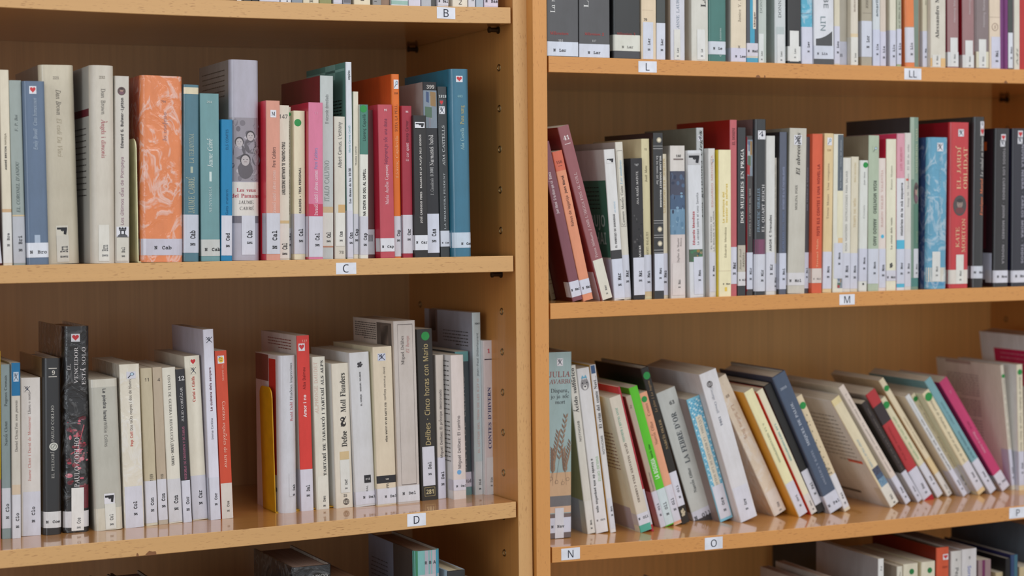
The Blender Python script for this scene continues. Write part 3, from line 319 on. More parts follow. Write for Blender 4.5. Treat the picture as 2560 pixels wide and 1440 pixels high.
('L',1,'thick white paperback with a dark curved base on shelf L','p',1,385.06,5.5,318.38,0.35,30.57,226.0,135,None,(220,222,228),(220,222,228),None,[('T','BE',73.1,87.1,(110,120,125),'S',0.26,0.6,'d'),('T','LIN',44.0,62.0,(120,140,145),'S',0.28,0.45,'d'),('M','curve',23.9,45.9,0,1,(80,80,82)),('S','N Lin',7.3,24.3,(208,212,224),0,1,14.1,None,0.11,(90,90,100),0.4),('B',0.0,7.3,(82,82,84),0,1)]),
('L',1,'slim cream paperback with a lavender sticker on shelf L','p',1,417.28,7.3,318.36,0.09,8.98,226.0,135,None,(216,208,186),(216,208,186),None,[('S','N Lou',1.8,50.6,(208,208,222),0,1,None,(15.1,30.9),0.35,(38,38,42),0.55)]),
('L',1,'beige book with a barcode label on it on shelf L','p',1,426.66,15.3,318.36,0.11,16.12,226.0,135,None,(172,166,152),(172,166,152),None,[('S','',1.2,31.6,(184,186,200),0,1,None,None,0.42,(38,38,42),0.55),('M','barcode',11.5,15.7,0.02,0.55,(184,186,200))]),
('L',1,'ivory paperback beside an olive book on shelf L','p',1,443.18,7.4,318.36,0.12,11.65,226.0,135,None,(218,210,194),(218,210,194),None,[('T','MARIANO',70.1,89.1,(120,90,80),'R',0.24,0.5,'u'),('B',37.2,41.7,(222,202,166),0,1),('S','N Lor',0.9,37.2,(222,220,212),0,1,None,(4.9,16.6),0.2,(120,120,120),0.55)]),
('L',1,'dark olive book sunk deep on shelf L','p',1,455.23,23.3,318.35,0.13,4.39,226.0,135,None,(84,78,58),(84,78,58),None,[]),
('L',1,'taupe paperback with a pale sticker on shelf L','p',1,460.02,7.4,318.35,0.15,16.73,226.0,135,None,(174,165,146),(174,165,146),None,[('T','JOSEP',75.7,89.9,(90,80,66),'R',0.24,0.5,'u'),('B',68.9,69.3,(110,100,84),0.1,0.95),('S','N Lor',11.9,58.9,(208,212,224),0,1,None,(23.4,39.6),0.26,(38,38,42),0.55)]),
('L',1,'bluish white paperback with tall bold letters on shelf L','p',1,477.96,7.3,318.35,0.17,11.36,226.0,135,None,(208,214,218),(208,214,218),None,[('T','amarilla',65.2,92.2,(110,122,130),'SB',0.36,0.55,'u'),('S','N Lla',0.5,48.1,(204,208,226),0,1,None,(14.5,29.1),0.26,(38,38,42),0.55)]),
('L',1,'pink-beige paperback between two white ones on shelf L','p',1,489.71,7.3,318.36,0.32,9.24,226.0,135,None,(214,200,186),(214,200,186),None,[('S','N Lla',0.7,45.8,(208,206,222),0,1,None,(10.2,26.7),0.32,(38,38,42),0.55)]),
('L',1,'slim mauve book sunk between ivory ones on shelf L','p',1,499.36,19.3,318.36,0.19,5.23,226.0,135,None,(138,112,118),(138,112,118),None,[('B',1.5,47.3,(160,162,180),0,1)]),
('L',1,'slim ivory paperback right of a mauve book on shelf L','p',1,504.99,7.4,318.36,0.2,10.14,226.0,135,None,(222,217,198),(222,217,198),None,[('S','N Llu',0.7,47.9,(206,208,224),0,1,None,(12.2,28.9),0.3,(38,38,42),0.55)]),
('L',1,'thin grey-green paperback with tiny print on shelf L','p',1,516.13,7.3,318.36,0.21,7.52,226.0,135,None,(178,182,162),(178,182,162),None,[('T','en el llibre de les flors',50.9,97.1,(100,105,90),'I',0.34,0.5,'u'),('S','N Llu',3.3,50.0,(206,208,224),0,1,None,(15.1,31.4),0.4,(38,38,42),0.55),('B',0.9,3.3,(160,175,130),0,1)]),
('L',1,'bright orange paperback on shelf L','p',2,530.52,7.3,318.37,1.1,15.91,226.0,135,4,(226,126,62),(228,117,71),None,[('B',52.2,53.6,(190,150,120),0.05,1),('S','N Llu',6.0,52.4,(214,212,222),0.02,1,None,(15.4,32.0),0.22,(38,38,42),0.55)]),
('L',1,'grey-green book beside a bright orange one on shelf L','p',1,546.83,17.3,318.38,0.24,12.06,226.0,135,None,(128,146,132),(128,146,132),None,[]),
('L',1,'brown-pink slim book on shelf L','p',1,559.29,19.3,318.39,0.25,3.0,226.0,135,None,(168,144,124),(168,144,124),None,[]),
('L',1,'pale cream paperback left of bold black lettering on shelf L','p',1,562.69,14.0,318.4,0.27,7.97,226.0,135,None,(208,202,178),(208,202,178),None,[('T','MA',83.6,90.0,(80,76,66),'I',0.24,0.6,'u'),('S','N Ma',1.4,49.3,(206,208,222),0,1,None,(13.1,25.9),0.28,(38,38,42),0.55)]),
('L',1,'thick ivory paperback with large bold lettering on shelf L','p',1,571.06,7.4,318.4,0.3,24.62,226.0,135,None,(216,210,196),(216,210,196),None,[('T','Alessandro Manzoni',39.1,120.9,(60,56,54),'RB',0.26,0.42,'u'),('B',1.6,12.8,(224,186,130),0,0.1),('B',1.1,12.8,(224,186,130),0.66,1),('S','N Man',1.1,17.2,(222,220,214),0.1,0.64,None,(4.4,15.8),0.12,(110,110,110),0.55)]),
('L',1,'mauve paperback with crossed stickers on shelf L','p',2,598.98,7.3,318.43,0.61,18.22,226.0,135,None,(158,118,118),(140,38,61),None,[('T','Henning Mankell',61.6,100.5,(205,190,190),'S',0.2,0.6,'u'),('S','',2.0,21.5,(216,218,220),0,1,None,None,0.42,(38,38,42),0.55),('S','N Man',2.0,40.8,(220,220,218),0.22,0.88,None,(7.1,18.6),0.15,(110,110,110),0.55)]),
('L',1,'mauve paperback right of a dark red gap on shelf L','p',2,623.61,7.3,318.47,0.65,19.53,226.0,135,None,(156,116,116),(153,25,38),None,[('T','Henning Mankell',73.2,112.5,(205,190,190),'S',0.2,0.6,'u'),('S','',1.1,18.2,(216,216,214),0,1,None,None,0.42,(38,38,42),0.55),('S','N Man',1.1,37.8,(222,222,220),0.22,0.86,None,(2.5,16.4),0.14,(110,110,110),0.55)]),
('L',1,'grey-brown paperback with a pale left edge on shelf L','p',2,646.6,7.3,318.5,0.39,21.07,226.0,135,None,(132,116,116),(228,228,228),None,[('T','Henning Mankell',56.8,96.9,(200,190,190),'S',0.2,0.58,'u'),('S','',1.4,23.3,(216,210,184),0,1,None,None,0.42,(38,38,42),0.55),('S','N Man',1.4,40.0,(222,222,218),0.18,0.76,None,(4.0,16.6),0.14,(110,110,120),0.55)]),
('L',1,'rosy beige paperback with a round emblem on shelf L','p',1,669.06,7.3,318.54,0.7,18.42,226.0,135,None,(224,206,184),(224,206,184),None,[('B',70.2,70.6,(150,130,110),0.02,0.95),('M','ring',51.4,63.0,0.18,0.8,(224,206,184)),('S','N Mai',1.4,43.9,(208,208,224),0.15,1,None,(9.5,25.3),0.24,(38,38,42),0.55)]),
('L',1,'purple book near the photo edge on shelf L','p',1,687.88,15.3,318.58,0.43,12.43,226.0,135,None,(130,78,130),(130,78,130),None,[('B',1.7,35.2,(196,194,210),0,0.2)]),
('L',1,'slim dark grey paperback above a long sticker on shelf L','p',1,700.71,7.4,318.61,0.59,8.23,226.0,135,None,(74,78,76),(179,115,179),None,[('S','N Man',2.1,50.2,(218,222,230),0.02,1,None,(14.2,31.1),0.3,(38,38,42),0.55)]),
('L',1,'very pale green book on shelf L','p',1,710.96,7.3,318.63,0.46,9.44,226.0,135,None,(218,214,200),(218,214,200),None,[('T','Mi',5.1,29.5,(120,120,110),'I',0.3,0.5,'u')]),
('L',1,'red book at the photo edge on shelf L','p',1,720.8,11.3,318.65,0.48,19.55,226.0,135,None,(186,52,50),(186,52,50),None,[]),
('M',1,'cream book slumped behind a mauve one on shelf M','p',1,32.8,63.3,19.55,12.83,6.78,147.1,135,None,(128,112,84),(128,112,84),None,[('B',24.8,25.9,(90,60,40),0.2,0.9),('B',19.8,20.8,(90,60,40),0.3,0.9),('B',7.2,8.3,(90,60,40),0.5,0.9)]),
('M',1,'mauve paperback leaning on the side panel on shelf M','p',1,39.82,15.5,19.59,12.74,13.9,200.0,135,None,(130,80,90),(84,17,25),None,[('T','Juan Marsé  Si te dicen que caí  Blanca',110.6,162.2,(225,205,210),'SB',0.3,0.35,'u'),('S','N Mar',5.3,24.7,(214,216,230),0,1,14.2,None,0.24,(38,38,42),0.5)]),
('M',1,'salmon paperback leaning on a mauve one on shelf M','p',1,54.46,15.3,19.67,12.77,13.92,188.6,135,None,(226,150,116),(226,150,116),None,[('B',164.1,188.6,(214,110,84),0,1),('H','156',174.8,(70,40,35),'S',0.2,0.75),('B',169.8,170.3,(70,40,35),0.3,0.7),('T','Juan Marsé',135.5,157.8,(60,35,30),'SB',0.26,0.5,'u'),('T','Rabos de lagartija',94.4,132.5,(80,45,40),'S',0.28,0.5,'u'),('S','N Mar',8.4,26.6,(214,216,230),0,1,16.2,None,0.26,(38,38,42),0.65)]),
('M',1,'tall mauve paperback numbered 41,leaning left on shelf M','p',1,79.77,15.3,19.8,15.49,15.69,222.1,135,None,(152,94,98),(143,53,56),None,[('H','41',207.1,(240,230,230),'R',0.24,0.76),('B',199.2,199.9,(235,220,220),0.25,0.75),('T',"Petros Màrkaris / AMB L'AIGUA FINS AL COLL",53.8,162.8,(225,200,200),'R',0.26,0.5,'u'),('S','N Mar',-0.1,51.1,(222,218,204),0.08,0.96,None,(5.6,17.2),0.15,(100,100,100),0.55),('C',0.2,36.8,0.02,0.3,(214,209,226))]),
('M',1,'white paperback whose green side panel shows on shelf M','p',1,97.39,15.3,19.89,4.19,15.24,187.7,135,None,(222,221,220),(202,197,189),None,[('M','gun',170.3,177.2,0.15,0.85,(222,221,220)),('T','LAS NOVELAS',109.0,122.5,(150,190,215),'S',0.16,0.62,'u'),('T','EL EMBRUJO DE SHANGHAI',65.2,106.9,(70,68,70),'SB',0.2,0.5,'u'),('B',51.0,62.1,(62,60,62),0,1),('S','N Mar',2.0,51.0,(212,216,230),0,1,None,(16.9,33.1),0.3,(38,38,42),0.55),('C',53.0,149.5,0,0.92,(63,112,92)),('C',63.5,92.6,0.3,0.6,(158,170,163)),('L',112.1,143.4,0.15,0.9,6,(20,40,34)),('M','covtext',93.9,109.5,0,1,(226,226,232))]),
('M',1,'cream paperback with a boxed title in blue and black on shelf M','p',1,113.07,19.3,19.96,3.34,10.51,196.9,135,None,(220,215,202),(179,168,161),None,[('M','frame',91.4,186.3,0.15,0.85,(220,215,202)),('T','Las ataduras',144.1,174.1,(120,180,215),'I',0.34,0.5,'u'),('T','Carmen Martín Gaite',92.8,142.4,(60,58,56),'R',0.36,0.5,'u'),('S','N Mar',2.2,55.7,(212,214,226),0,1,None,(20.9,36.5),0.36,(38,38,42),0.55)]),
('M',1,'short black paperback with white capitals on shelf M','p',1,123.96,13.5,20.01,1.19,16.13,176.3,135,None,(48,46,48),(30,30,33),None,[('H','747',168.0,(205,205,205),'R',0.3,0.65),('T','ANA MARÍA MATUTE',118.4,160.2,(228,225,222),'R',0.2,0.5,'u'),('M','trees',61.8,112.3,0.1,0.95,(226,226,232)),('T','AGUAS',52.2,67.0,(228,225,222),'RB',0.2,0.6,'u'),('S','N Mat',5.2,52.2,(212,214,226),0.02,1,None,(22.1,35.7),0.28,(38,38,42),0.55)]),
('M',1,'cream-yellow paperback with italic lettering on shelf M','p',1,140.48,17.3,20.08,0.97,11.56,200.8,135,None,(216,206,166),(225,209,168),None,[('H','15',187.6,(70,66,50),'S',0.35,0.65),('T','Jordi Mata',146.7,167.1,(100,90,66),'I',0.32,0.5,'u'),('T','MORTS MALALTES',54.9,84.2,(90,80,58),'I',0.3,0.5,'u'),('S','N Mat',9.1,55.4,(210,212,224),0,1,None,(19.6,35.3),0.32,(38,38,42),0.55),('B',3.0,9.1,(212,190,150),0,1)]),
('M',1,'charcoal paperback with three white sun emblems on shelf M','p',2,152.44,11.5,20.13,0.36,13.69,208.1,135,None,(38,38,40),(56,40,40),None,[('M','sun',195.0,203.2,0.3,0.85,(76,76,80)),('B',191.3,191.8,(200,198,196),0,1),('B',188.0,188.5,(200,198,196),0,1),('T','WILLIAM SOMERSET MAUGHAM',115.2,179.3,(232,230,226),'SB',0.2,0.7,'d'),('T','En los mares del Sur',143.5,179.3,(215,213,210),'R',0.24,0.38,'d'),('B',97.9,98.4,(200,198,196),0,1),('B',94.8,95.3,(200,198,196),0,1),('M','sun',83.1,91.4,0.3,0.85,(76,76,80)),('B',79.6,80.1,(200,198,196),0,1),('B',76.6,77.1,(200,198,196),0,1),('M','sun',64.9,73.6,0.3,0.85,(76,76,80)),('B',60.9,61.4,(200,198,196),0,1),('B',57.4,57.9,(200,198,196),0,1),('S','N Mau',9.9,56.5,(212,216,230),0.02,1,None,(24.7,38.7),0.24,(38,38,42),0.55)]),
('M',1,'slim ivory paperback with faint gold capitals on shelf M','p',1,166.53,21.3,20.18,0.59,10.77,181.8,135,None,(226,216,192),(226,216,192),None,[('T','MAURIAC  ELS ARGOFORTS',107.5,176.1,(200,170,100),'R',0.34,0.6,'d'),('S','N Mau',3.3,56.5,(212,212,224),0,1,None,(18.7,34.6),0.34,(38,38,42),0.55)]),
('M',1,'white paperback with a stormy blue picture numbered 180 on shelf M','p',1,177.7,15.5,20.23,0.15,21.28,192.3,135,None,(218,212,206),(179,174,166),None,[('B',2.9,80.0,(216,204,200),0,1),('H','180',179.3,(80,78,76),'R',0.38,0.72),('B',174.0,176.1,(130,118,114),0.22,0.88),('M','sea',80.0,160.1,0,1,(226,226,232)),('T','Daphne du Maurier',44.8,75.6,(110,100,96),'R',0.16,0.5,'u'),('T','Rebeca',65.0,75.6,(110,100,96),'R',0.13,0.68,'u'),('S','N Mau',3.1,43.9,(220,210,206),0.1,0.9,None,(12.2,22.8),0.16,(90,85,85),0.55)]),
('M',1,'white paperback with a pistol box and red lettering on shelf M','p',2,203.07,11.3,20.32,0.95,19.82,186.1,135,None,(216,218,222),(228,228,228),None,[('M','gun',167.9,182.2,0.0,0.9,(196,196,198)),('T','Eduardo Mendoza',66.6,108.8,(190,60,70),'SB',0.19,0.34,'u'),('T','La verdad sobre el caso Savolta',66.6,132.3,(110,110,114),'S',0.17,0.64,'u'),('M','leafpic',44.9,60.8,0,1,(226,226,232)),('S','N Men',3.5,51.1,(212,214,226),0.3,1,None,(20.2,34.3),0.18,(38,38,42),0.55)]),
('M',1,'tall grey paperback with a bold italic title on shelf M','p',1,223.29,25.3,20.38,0.65,10.35,215.3,140,None,(186,190,190),(125,125,112),None,[('H','58',208.8,(80,84,84),'I',0.35,0.75),('M','X',198.5,205.6,0.15,0.75,(226,226,232)),('T','Los girasoles ciegos',100.4,212.3,(64,66,66),'RBI',0.42,0.55,'u')]),
('M',1,'white paperback with pale pink capitals on shelf M','p',1,234.04,15.5,20.42,0.47,9.98,188.7,135,None,(216,214,212),(216,214,212),None,[('M','glass',166.9,176.7,0.35,0.85,(216,214,212)),('T','EDUARDO MENDOZA',114.3,180.2,(214,160,155),'S',0.28,0.5,'u'),('T','EL ENREDO DE',60.5,102.2,(130,130,130),'S',0.22,0.3,'u'),('T','LA BOLSA Y LA VIDA',57.9,109.3,(130,130,130),'S',0.22,0.68,'u'),('S','N Men',5.9,56.1,(212,212,222),0.02,1,None,(25.6,39.2),0.26,(38,38,42),0.55)]),
('M',1,'pale yellow paperback with yellow lettering on shelf M','p',1,244.42,9.5,20.45,0.0,18.04,186.9,135,None,(238,229,190),(228,204,64),None,[('T','La aventura del',94.1,133.1,(224,196,90),'SB',0.18,0.36,'u'),('T','tocador de señoras',94.1,143.8,(224,196,90),'SB',0.18,0.62,'u'),('T','Eduardo Mendoza',49.7,87.9,(130,120,90),'S',0.18,0.52,'u'),('B',32.0,32.8,(220,205,170),0,1),('H','N Men',15.8,(110,105,95),'M',0.3,0.9),('B',6.2,11.5,(232,200,90),0.45,0.65)]),
('M',1,'rose paperback with a huge dark red cover on shelf M','p',2,262.86,13.3,20.52,-0.11,10.29,225.2,140,None,(192,92,98),(151,20,17),None,[('T','EL DOMINI',193.1,214.8,(110,30,36),'RB',0.45,0.5,'u'),('S','N Mer',15.1,62.6,(212,212,226),0,1,None,(27.0,43.1),0.42,(38,38,42),0.55)]),
('M',1,'slate paperback with big white capitals on shelf M','p',2,273.54,11.5,20.57,-0.2,11.38,215.4,135,None,(41,44,47),(64,71,76),None,[('T','DOS MUJERES EN PRAGA',92.8,188.1,(228,226,222),'RB',0.46,0.5,'u'),('B',30.4,64.6,(190,182,166),0,1),('T','Juan José',33.0,59.8,(110,102,88),'I',0.24,0.3,'u'),('T','Millás',35.7,55.3,(110,102,88),'I',0.24,0.7,'u'),('S','N Mil',12.5,30.4,(216,214,216),0,1,20.0,None,0.22,(38,38,42),0.6)]),
('M',1,'charcoal paperback with red edges and a small picture on shelf M','p',1,287.49,13.3,20.57,-0.08,9.53,204.9,135,None,(74,72,72),(179,25,40),None,[('M','redline',4.9,203.4,0,0.1,(150,26,40)),('M','photo_city',153.4,199.9,0.12,0.95,(226,226,232)),('T','CONTES A LA VORA DEL MAR',76.1,137.3,(180,176,172),'S',0.3,0.5,'u'),('S','N Mir',7.6,55.0,(208,212,226),0.02,1,None,(19.3,35.3),0.32,(38,38,42),0.55)]),
('M',1,'tall slate hardcover with an X sticker and mauve base on shelf M','h',2,297.42,9.5,20.68,-0.32,18.38,226.2,110,7,(43,46,49),(117,94,92),None,[('M','X',200.3,211.7,0.22,0.88,(226,226,232)),('T','EL QUART REICH',81.2,142.4,(228,226,224),'R',0.25,0.65,'u'),('T','FRANCESC MIRALLES',81.2,137.1,(150,178,200),'R',0.2,0.28,'u'),('B',52.5,71.7,(122,62,94),0,1),('S','N Mir',4.6,52.5,(210,212,222),0,1,None,(17.1,32.3),0.2,(38,38,42),0.55)]),
('M',1,'white paperback with small dark lettering on shelf M','p',1,316.2,13.3,20.67,-0.22,13.77,205.0,135,None,(216,216,212),(216,216,212),None,[('T','AMOR € Trenades',56.1,102.9,(80,80,82),'SB',0.28,0.5,'u'),('S','N Mir',4.0,54.3,(212,213,222),0,1,None,(25.2,39.0),0.3,(38,38,42),0.55)]),
('M',1,'thin cream paperback with a faded long title on shelf M','p',1,330.37,19.3,20.68,-0.31,6.05,176.8,135,None,(204,198,186),(204,198,186),None,[('T','UNA COMÈDIA LLEUGERA EN EL PRIMER PAÍS',64.9,167.8,(160,158,152),'S',0.4,0.5,'u'),('S','N Mol',3.5,39.6,(200,202,212),0,1,None,(8.9,21.5),0.4,(38,38,42),0.55)]),
('M',1,'glossy blue-black paperback with lavender lettering on shelf M','p',2,336.82,13.5,20.72,-0.36,10.81,210.0,135,None,(84,90,108),(30,30,35),None,[('T','HISTÒRIES DE LA MÀ ESQUERRA,BIGOTIS',109.8,164.9,(150,160,190),'RB',0.32,0.5,'u'),('T','CAVALLERS DEL TEMPS',55.7,107.1,(110,130,170),'R',0.3,0.5,'u'),('S','N Moi',6.1,53.0,(206,210,226),0,1,None,(17.8,33.2),0.3,(38,38,42),0.55)]),
('M',1,'wide grey-beige paperback with a bold italic title on shelf M','p',1,348.04,10.5,21.08,-0.89,25.76,214.9,135,None,(200,196,184),(143,140,128),None,[('M','X',193.2,205.9,0.25,0.7,(226,226,232)),('T','El abrecartas',153.9,209.1,(82,80,76),'RBI',0.25,0.5,'u'),('T','MOLINA FOIX',108.7,141.3,(110,106,98),'RB',0.15,0.42,'u'),('S','N Mol',10.6,26.9,(216,214,216),0,1,16.7,None,0.15,(38,38,42),0.42)]),
('M',1,'dark grey paperback tucked beside an orange one on shelf M','p',1,374.2,14.3,20.83,-0.86,8.15,203.9,135,None,(78,76,80),(78,76,80),None,[('T','SIN TÍTULO A MEDIAS',107.6,163.9,(150,150,170),'S',0.22,0.5,'u'),('S','N Mol',6.0,53.2,(206,208,222),0,1,None,(19.6,33.2),0.3,(38,38,42),0.55)]),
('M',1,'orange-red paperback with dark red lettering on shelf M','p',1,382.75,7.5,20.83,-0.42,15.47,207.7,135,None,(216,96,64),(216,96,64),None,[('T','TOTS ELS CONTES I UNA NOVEL·LA',74.4,168.3,(150,44,34),'SB',0.3,0.6,'u'),('T','Terenci Moix',33.4,70.8,(236,170,130),'RB',0.22,0.5,'u'),('S','N Moi',13.1,32.1,(218,204,196),0,1,18.5,None,0.16,(150,140,140),0.5)]),
('M',1,'cream-yellow paperback with a magnifier sticker on shelf M','p',1,400.98,10.3,20.97,-0.94,14.28,208.5,135,None,(224,200,154),(224,200,154),None,[('M','glass',193.0,203.0,0.3,0.8,(226,226,232)),('H','120',186.6,(180,150,110),'R',0.3,0.7),('T','Teresa Moure  Una conquista',96.4,169.3,(150,130,110),'R',0.24,0.45,'u'),('S','N Mou',4.8,53.5,(212,212,224),0,1,None,(18.9,34.4),0.26,(38,38,42),0.55)]),
('M',1,'white paperback with a slate block at top right on shelf M','p',2,417.67,11.3,20.87,-0.45,15.68,207.7,135,None,(224,222,206),(224,222,206),None,[('B',133.4,206.8,(84,94,104),0.42,1),('T','Rosa Montero   Crónica del desamor',137.3,200.4,(190,196,200),'S',0.14,0.7,'u'),('B',72.3,133.4,(226,220,190),0.4,1),('B',64.6,71.4,(222,190,140),0.5,1),('S','N Mon',17.8,64.6,(208,210,222),0.1,1,None,(35.7,52.2),0.2,(38,38,42),0.55),('M','photo_city',5.0,17.8,0.45,1,(226,226,232))]),
('M',1,'slim pale paperback with tiny grey print on shelf M','p',1,433.75,15.3,20.89,-0.53,14.17,176.8,135,None,(221,219,210),(221,219,210),None,[('T','ROSA MONTERO  INSTRUCCIONES PARA SALVAR',53.7,159.4,(150,150,148),'S',0.24,0.5,'u'),('S','N Mon',3.7,50.9,(208,210,222),0,1,None,(18.4,34.4),0.32,(38,38,42),0.55)]),
('M',1,'slim cream paperback with faint gold print on shelf M','p',1,448.32,16.3,20.92,-0.73,11.98,178.3,135,None,(220,212,190),(220,212,190),None,[('T','ROSA MONTERO',144.6,170.4,(200,180,130),'R',0.24,0.5,'u'),('T','TEMPS DE MÓN',84.7,123.4,(206,182,130),'R',0.3,0.5,'u'),('S','N Mon',3.3,50.6,(208,210,222),0,1,None,(16.6,34.1),0.3,(38,38,42),0.55)]),
('M',1,'slim white paperback with a green dot on shelf M','p',1,460.7,13.4,20.92,-0.69,12.88,173.4,135,None,(220,222,216),(220,222,216),None,[('D',167.3,0.62,3.8,(40,145,70)),('T','Joan Mont',140.8,158.1,(120,120,120),'S',0.2,0.5,'u'),('T','Ciutats',96.6,113.9,(160,160,160),'S',0.2,0.5,'u'),('S','N Mon',13.1,56.3,(206,208,222),0,1,None,(28.5,44.8),0.24,(38,38,42),0.55),('D',9.3,0.5,1.5,(50,50,50))]),
('M',1,'sage green paperback with dark bold capitals on shelf M','p',2,473.98,11.4,20.83,-0.22,16.64,206.4,128,None,(176,190,166),(140,128,107),None,[('M','glass',183.9,192.5,0.35,0.85,(176,190,166)),('T','ROSA MONTERO   AMADO AMO',60.2,146.4,(72,82,70),'SB',0.34,0.6,'d'),('S','N Mon',9.5,56.0,(206,210,222),0,1,None,(21.8,38.7),0.2,(38,38,42),0.55)]),
('M',1,'pink-beige paperback with a tiny blue bird on shelf M','p',1,491.02,13.3,20.76,0.1,12.58,176.3,135,None,(226,214,206),(226,214,206),None,[('T','RAMON SOLER  VALENTIA',84.7,160.9,(205,160,150),'R',0.28,0.5,'u'),('D',72.1,0.55,2.5,(80,180,215)),('S','N Mon',3.6,55.7,(208,210,224),0.1,1,None,(18.7,34.5),0.3,(38,38,42),0.55)]),
('M',1,'cream paperback with grey lettering and a seal on shelf M','p',1,504.78,14.3,20.76,-0.0,16.12,201.9,90,None,(228,225,202),(215,40,71),None,[('T','Ramon Monton',134.3,166.6,(140,136,120),'R',0.2,0.5,'u'),('T','La ciutat dels vents',54.4,97.0,(110,106,92),'RB',0.2,0.5,'u'),('M','logo',28.7,37.6,0.3,0.7,(228,225,202)),('S','N Mor',12.4,26.4,(210,210,220),0,1,17.3,None,0.2,(38,38,42),0.5)]),
('M',1,'white paperback with pink top and blue band on shelf M','p',1,521.35,13.3,20.75,0.02,12.68,209.2,135,None,(222,222,226),(228,64,107),None,[('B',149.7,209.2,(218,158,172),0,1),('T','LUIS MORENO',159.8,190.8,(190,90,110),'R',0.3,0.5,'u'),('T','Històries de la mà esquerra',73.0,143.3,(46,44,50),'SB',0.32,0.6,'u'),('B',54.8,66.8,(86,182,212),0,1),('S','N Mor',8.2,54.8,(206,210,224),0,1,None,(20.3,36.7),0.28,(38,38,42),0.55),('B',3.2,8.2,(86,182,212),0,1)]),
('M',1,'white slim paperback in front of a green floral one on shelf M','p',1,534.43,14.3,20.74,0.04,10.94,210.3,135,None,(216,213,206),(216,213,206),None,[('T','Josep M. Morreres  El fill de seda',110.9,194.8,(140,138,140),'R',0.28,0.5,'u'),('B',146.2,149.1,(214,100,90),0.2,0.6),('S','N Mor',4.0,54.5,(208,208,218),0,1,None,(21.5,35.5),0.28,(38,38,42),0.55)]),
('M',1,'tall green floral paperback with a small portrait on shelf M','p',2,545.77,17.3,20.73,0.07,13.67,231.5,150,None,(122,148,130),(56,53,58),None,[('B',148.1,231.5,(160,178,160),0,0.45),('T','TONI MORRISON',155.9,217.3,(180,190,160),'RB',0.26,0.72,'d'),('M','portrait',115.0,144.2,0.4,1,(122,148,130)),('B',54.6,115.0,(82,124,104),0.4,1),('T','BELOVED',62.4,77.9,(150,170,140),'R',0.2,0.8,'d'),('S','N Mor',15.2,54.6,(206,208,214),0.4,1,None,(20.5,34.1),0.16,(38,38,42),0.55),('B',3.5,15.2,(70,130,124),0,1)]),
('M',1,'thick blue hardcover in wrinkled plastic with an X sticker on shelf M','h',3,565.9,5.3,21.03,-0.57,32.93,204.2,130,8,(96,160,190),(58,79,122),None,[('M','X',185.5,196.8,0.38,0.68,(226,226,232)),('T','TONI MORRISON · NOVEL·LES',63.9,181.2,(140,178,196),'R',0.1,0.55,'u'),('B',9.6,28.8,(208,204,190),0,1),('S','N Mor',10.2,50.3,(218,218,214),0.2,0.6,None,(17.0,30.7),0.1,(90,90,90),0.55),('B',4.3,8.8,(70,140,180),0,1)]),
('M',1,'thick red paperback with gold capitals and an oval portrait on shelf M','p',2,604.03,8.3,20.8,-0.27,32.9,225.0,135,6,(196,48,54),(148,15,33),None,[('M','X',205.9,215.7,0.38,0.66,(226,226,232)),('T','EL JARDÍ',134.5,193.1,(226,196,150),'R',0.22,0.42,'u'),('T','OBLIDAT',135.1,191.2,(226,196,150),'R',0.22,0.75,'u'),('M','oval',98.3,126.2,0.15,0.82,(196,48,54)),('T','KATE',55.4,82.9,(226,196,150),'R',0.2,0.38,'u'),('T','MORTON',48.5,94.7,(226,196,150),'R',0.2,0.68,'u'),('S','',5.8,24.9,(222,214,204),0,1,None,None,0.42,(38,38,42),0.55),('S','N Mor',5.8,45.5,(224,222,214),0.32,0.7,None,(10.1,23.9),0.1,(90,90,90),0.55)]),
('M',1,'tall dark hardcover with a bright glossy left edge on shelf M','h',2,642.95,7.3,20.71,-0.4,20.54,232.8,135,10,(39,38,39),(56,51,51),None,[('M','X',218.0,226.8,0.45,0.8,(226,226,232)),('M','heart',207.1,218.0,0.45,0.8,(210,200,200)),('T','La ciudad en invierno',151.4,205.1,(220,216,212),'I',0.28,0.6,'u'),('T','Enrique Moriel',98.1,148.8,(214,110,60),'RBI',0.26,0.6,'u'),('S','N Mor',12.5,29.3,(208,212,222),0,1,20.8,None,0.16,(38,38,42),0.5)]),
('M',1,'charcoal hardcover with a heart sticker and spotted cover on shelf M','h',2,680.35,9.3,20.63,-0.35,25.78,217.6,135,6,(36,32,34),(48,25,33),None,[('M','heart',200.6,209.6,0.35,0.65,(226,226,232)),('M','X',192.7,201.6,0.3,0.6,(226,226,232)),('T','TODOS LOS CUERDOS · JOHN MORRIS · NOVELA',31.4,190.7,(150,146,150),'SB',0.17,0.55,'d'),('S','N Mos',5.5,22.4,(216,216,226),0,1,14.0,None,0.14,(38,38,42),0.5),('C',9.5,46.3,0,0.25,(207,209,228)),('C',187.7,199.6,0.1,0.3,(228,97,36)),('C',124.0,139.9,0.3,0.6,(146,73,48)),('C',52.3,112.0,0.1,0.6,(87,24,36))]),
('M',1,'dark blue hardcover cut by the photo edge on shelf M','h',2,711.93,10.3,20.38,0.02,28.06,217.9,135,6,(35,34,46),(25,30,76),None,[('M','heart',204.9,214.9,0.3,0.6,(226,226,232)),('M','X',196.9,205.9,0.28,0.58,(226,226,232)),('T','NOVELA NEGRA · CARLOS MORA · TODOS',31.7,195.9,(158,156,170),'SB',0.17,0.6,'d'),('S','N Mos',5.2,21.7,(216,216,226),0,1,14.0,None,0.14,(38,38,42),0.5)]),
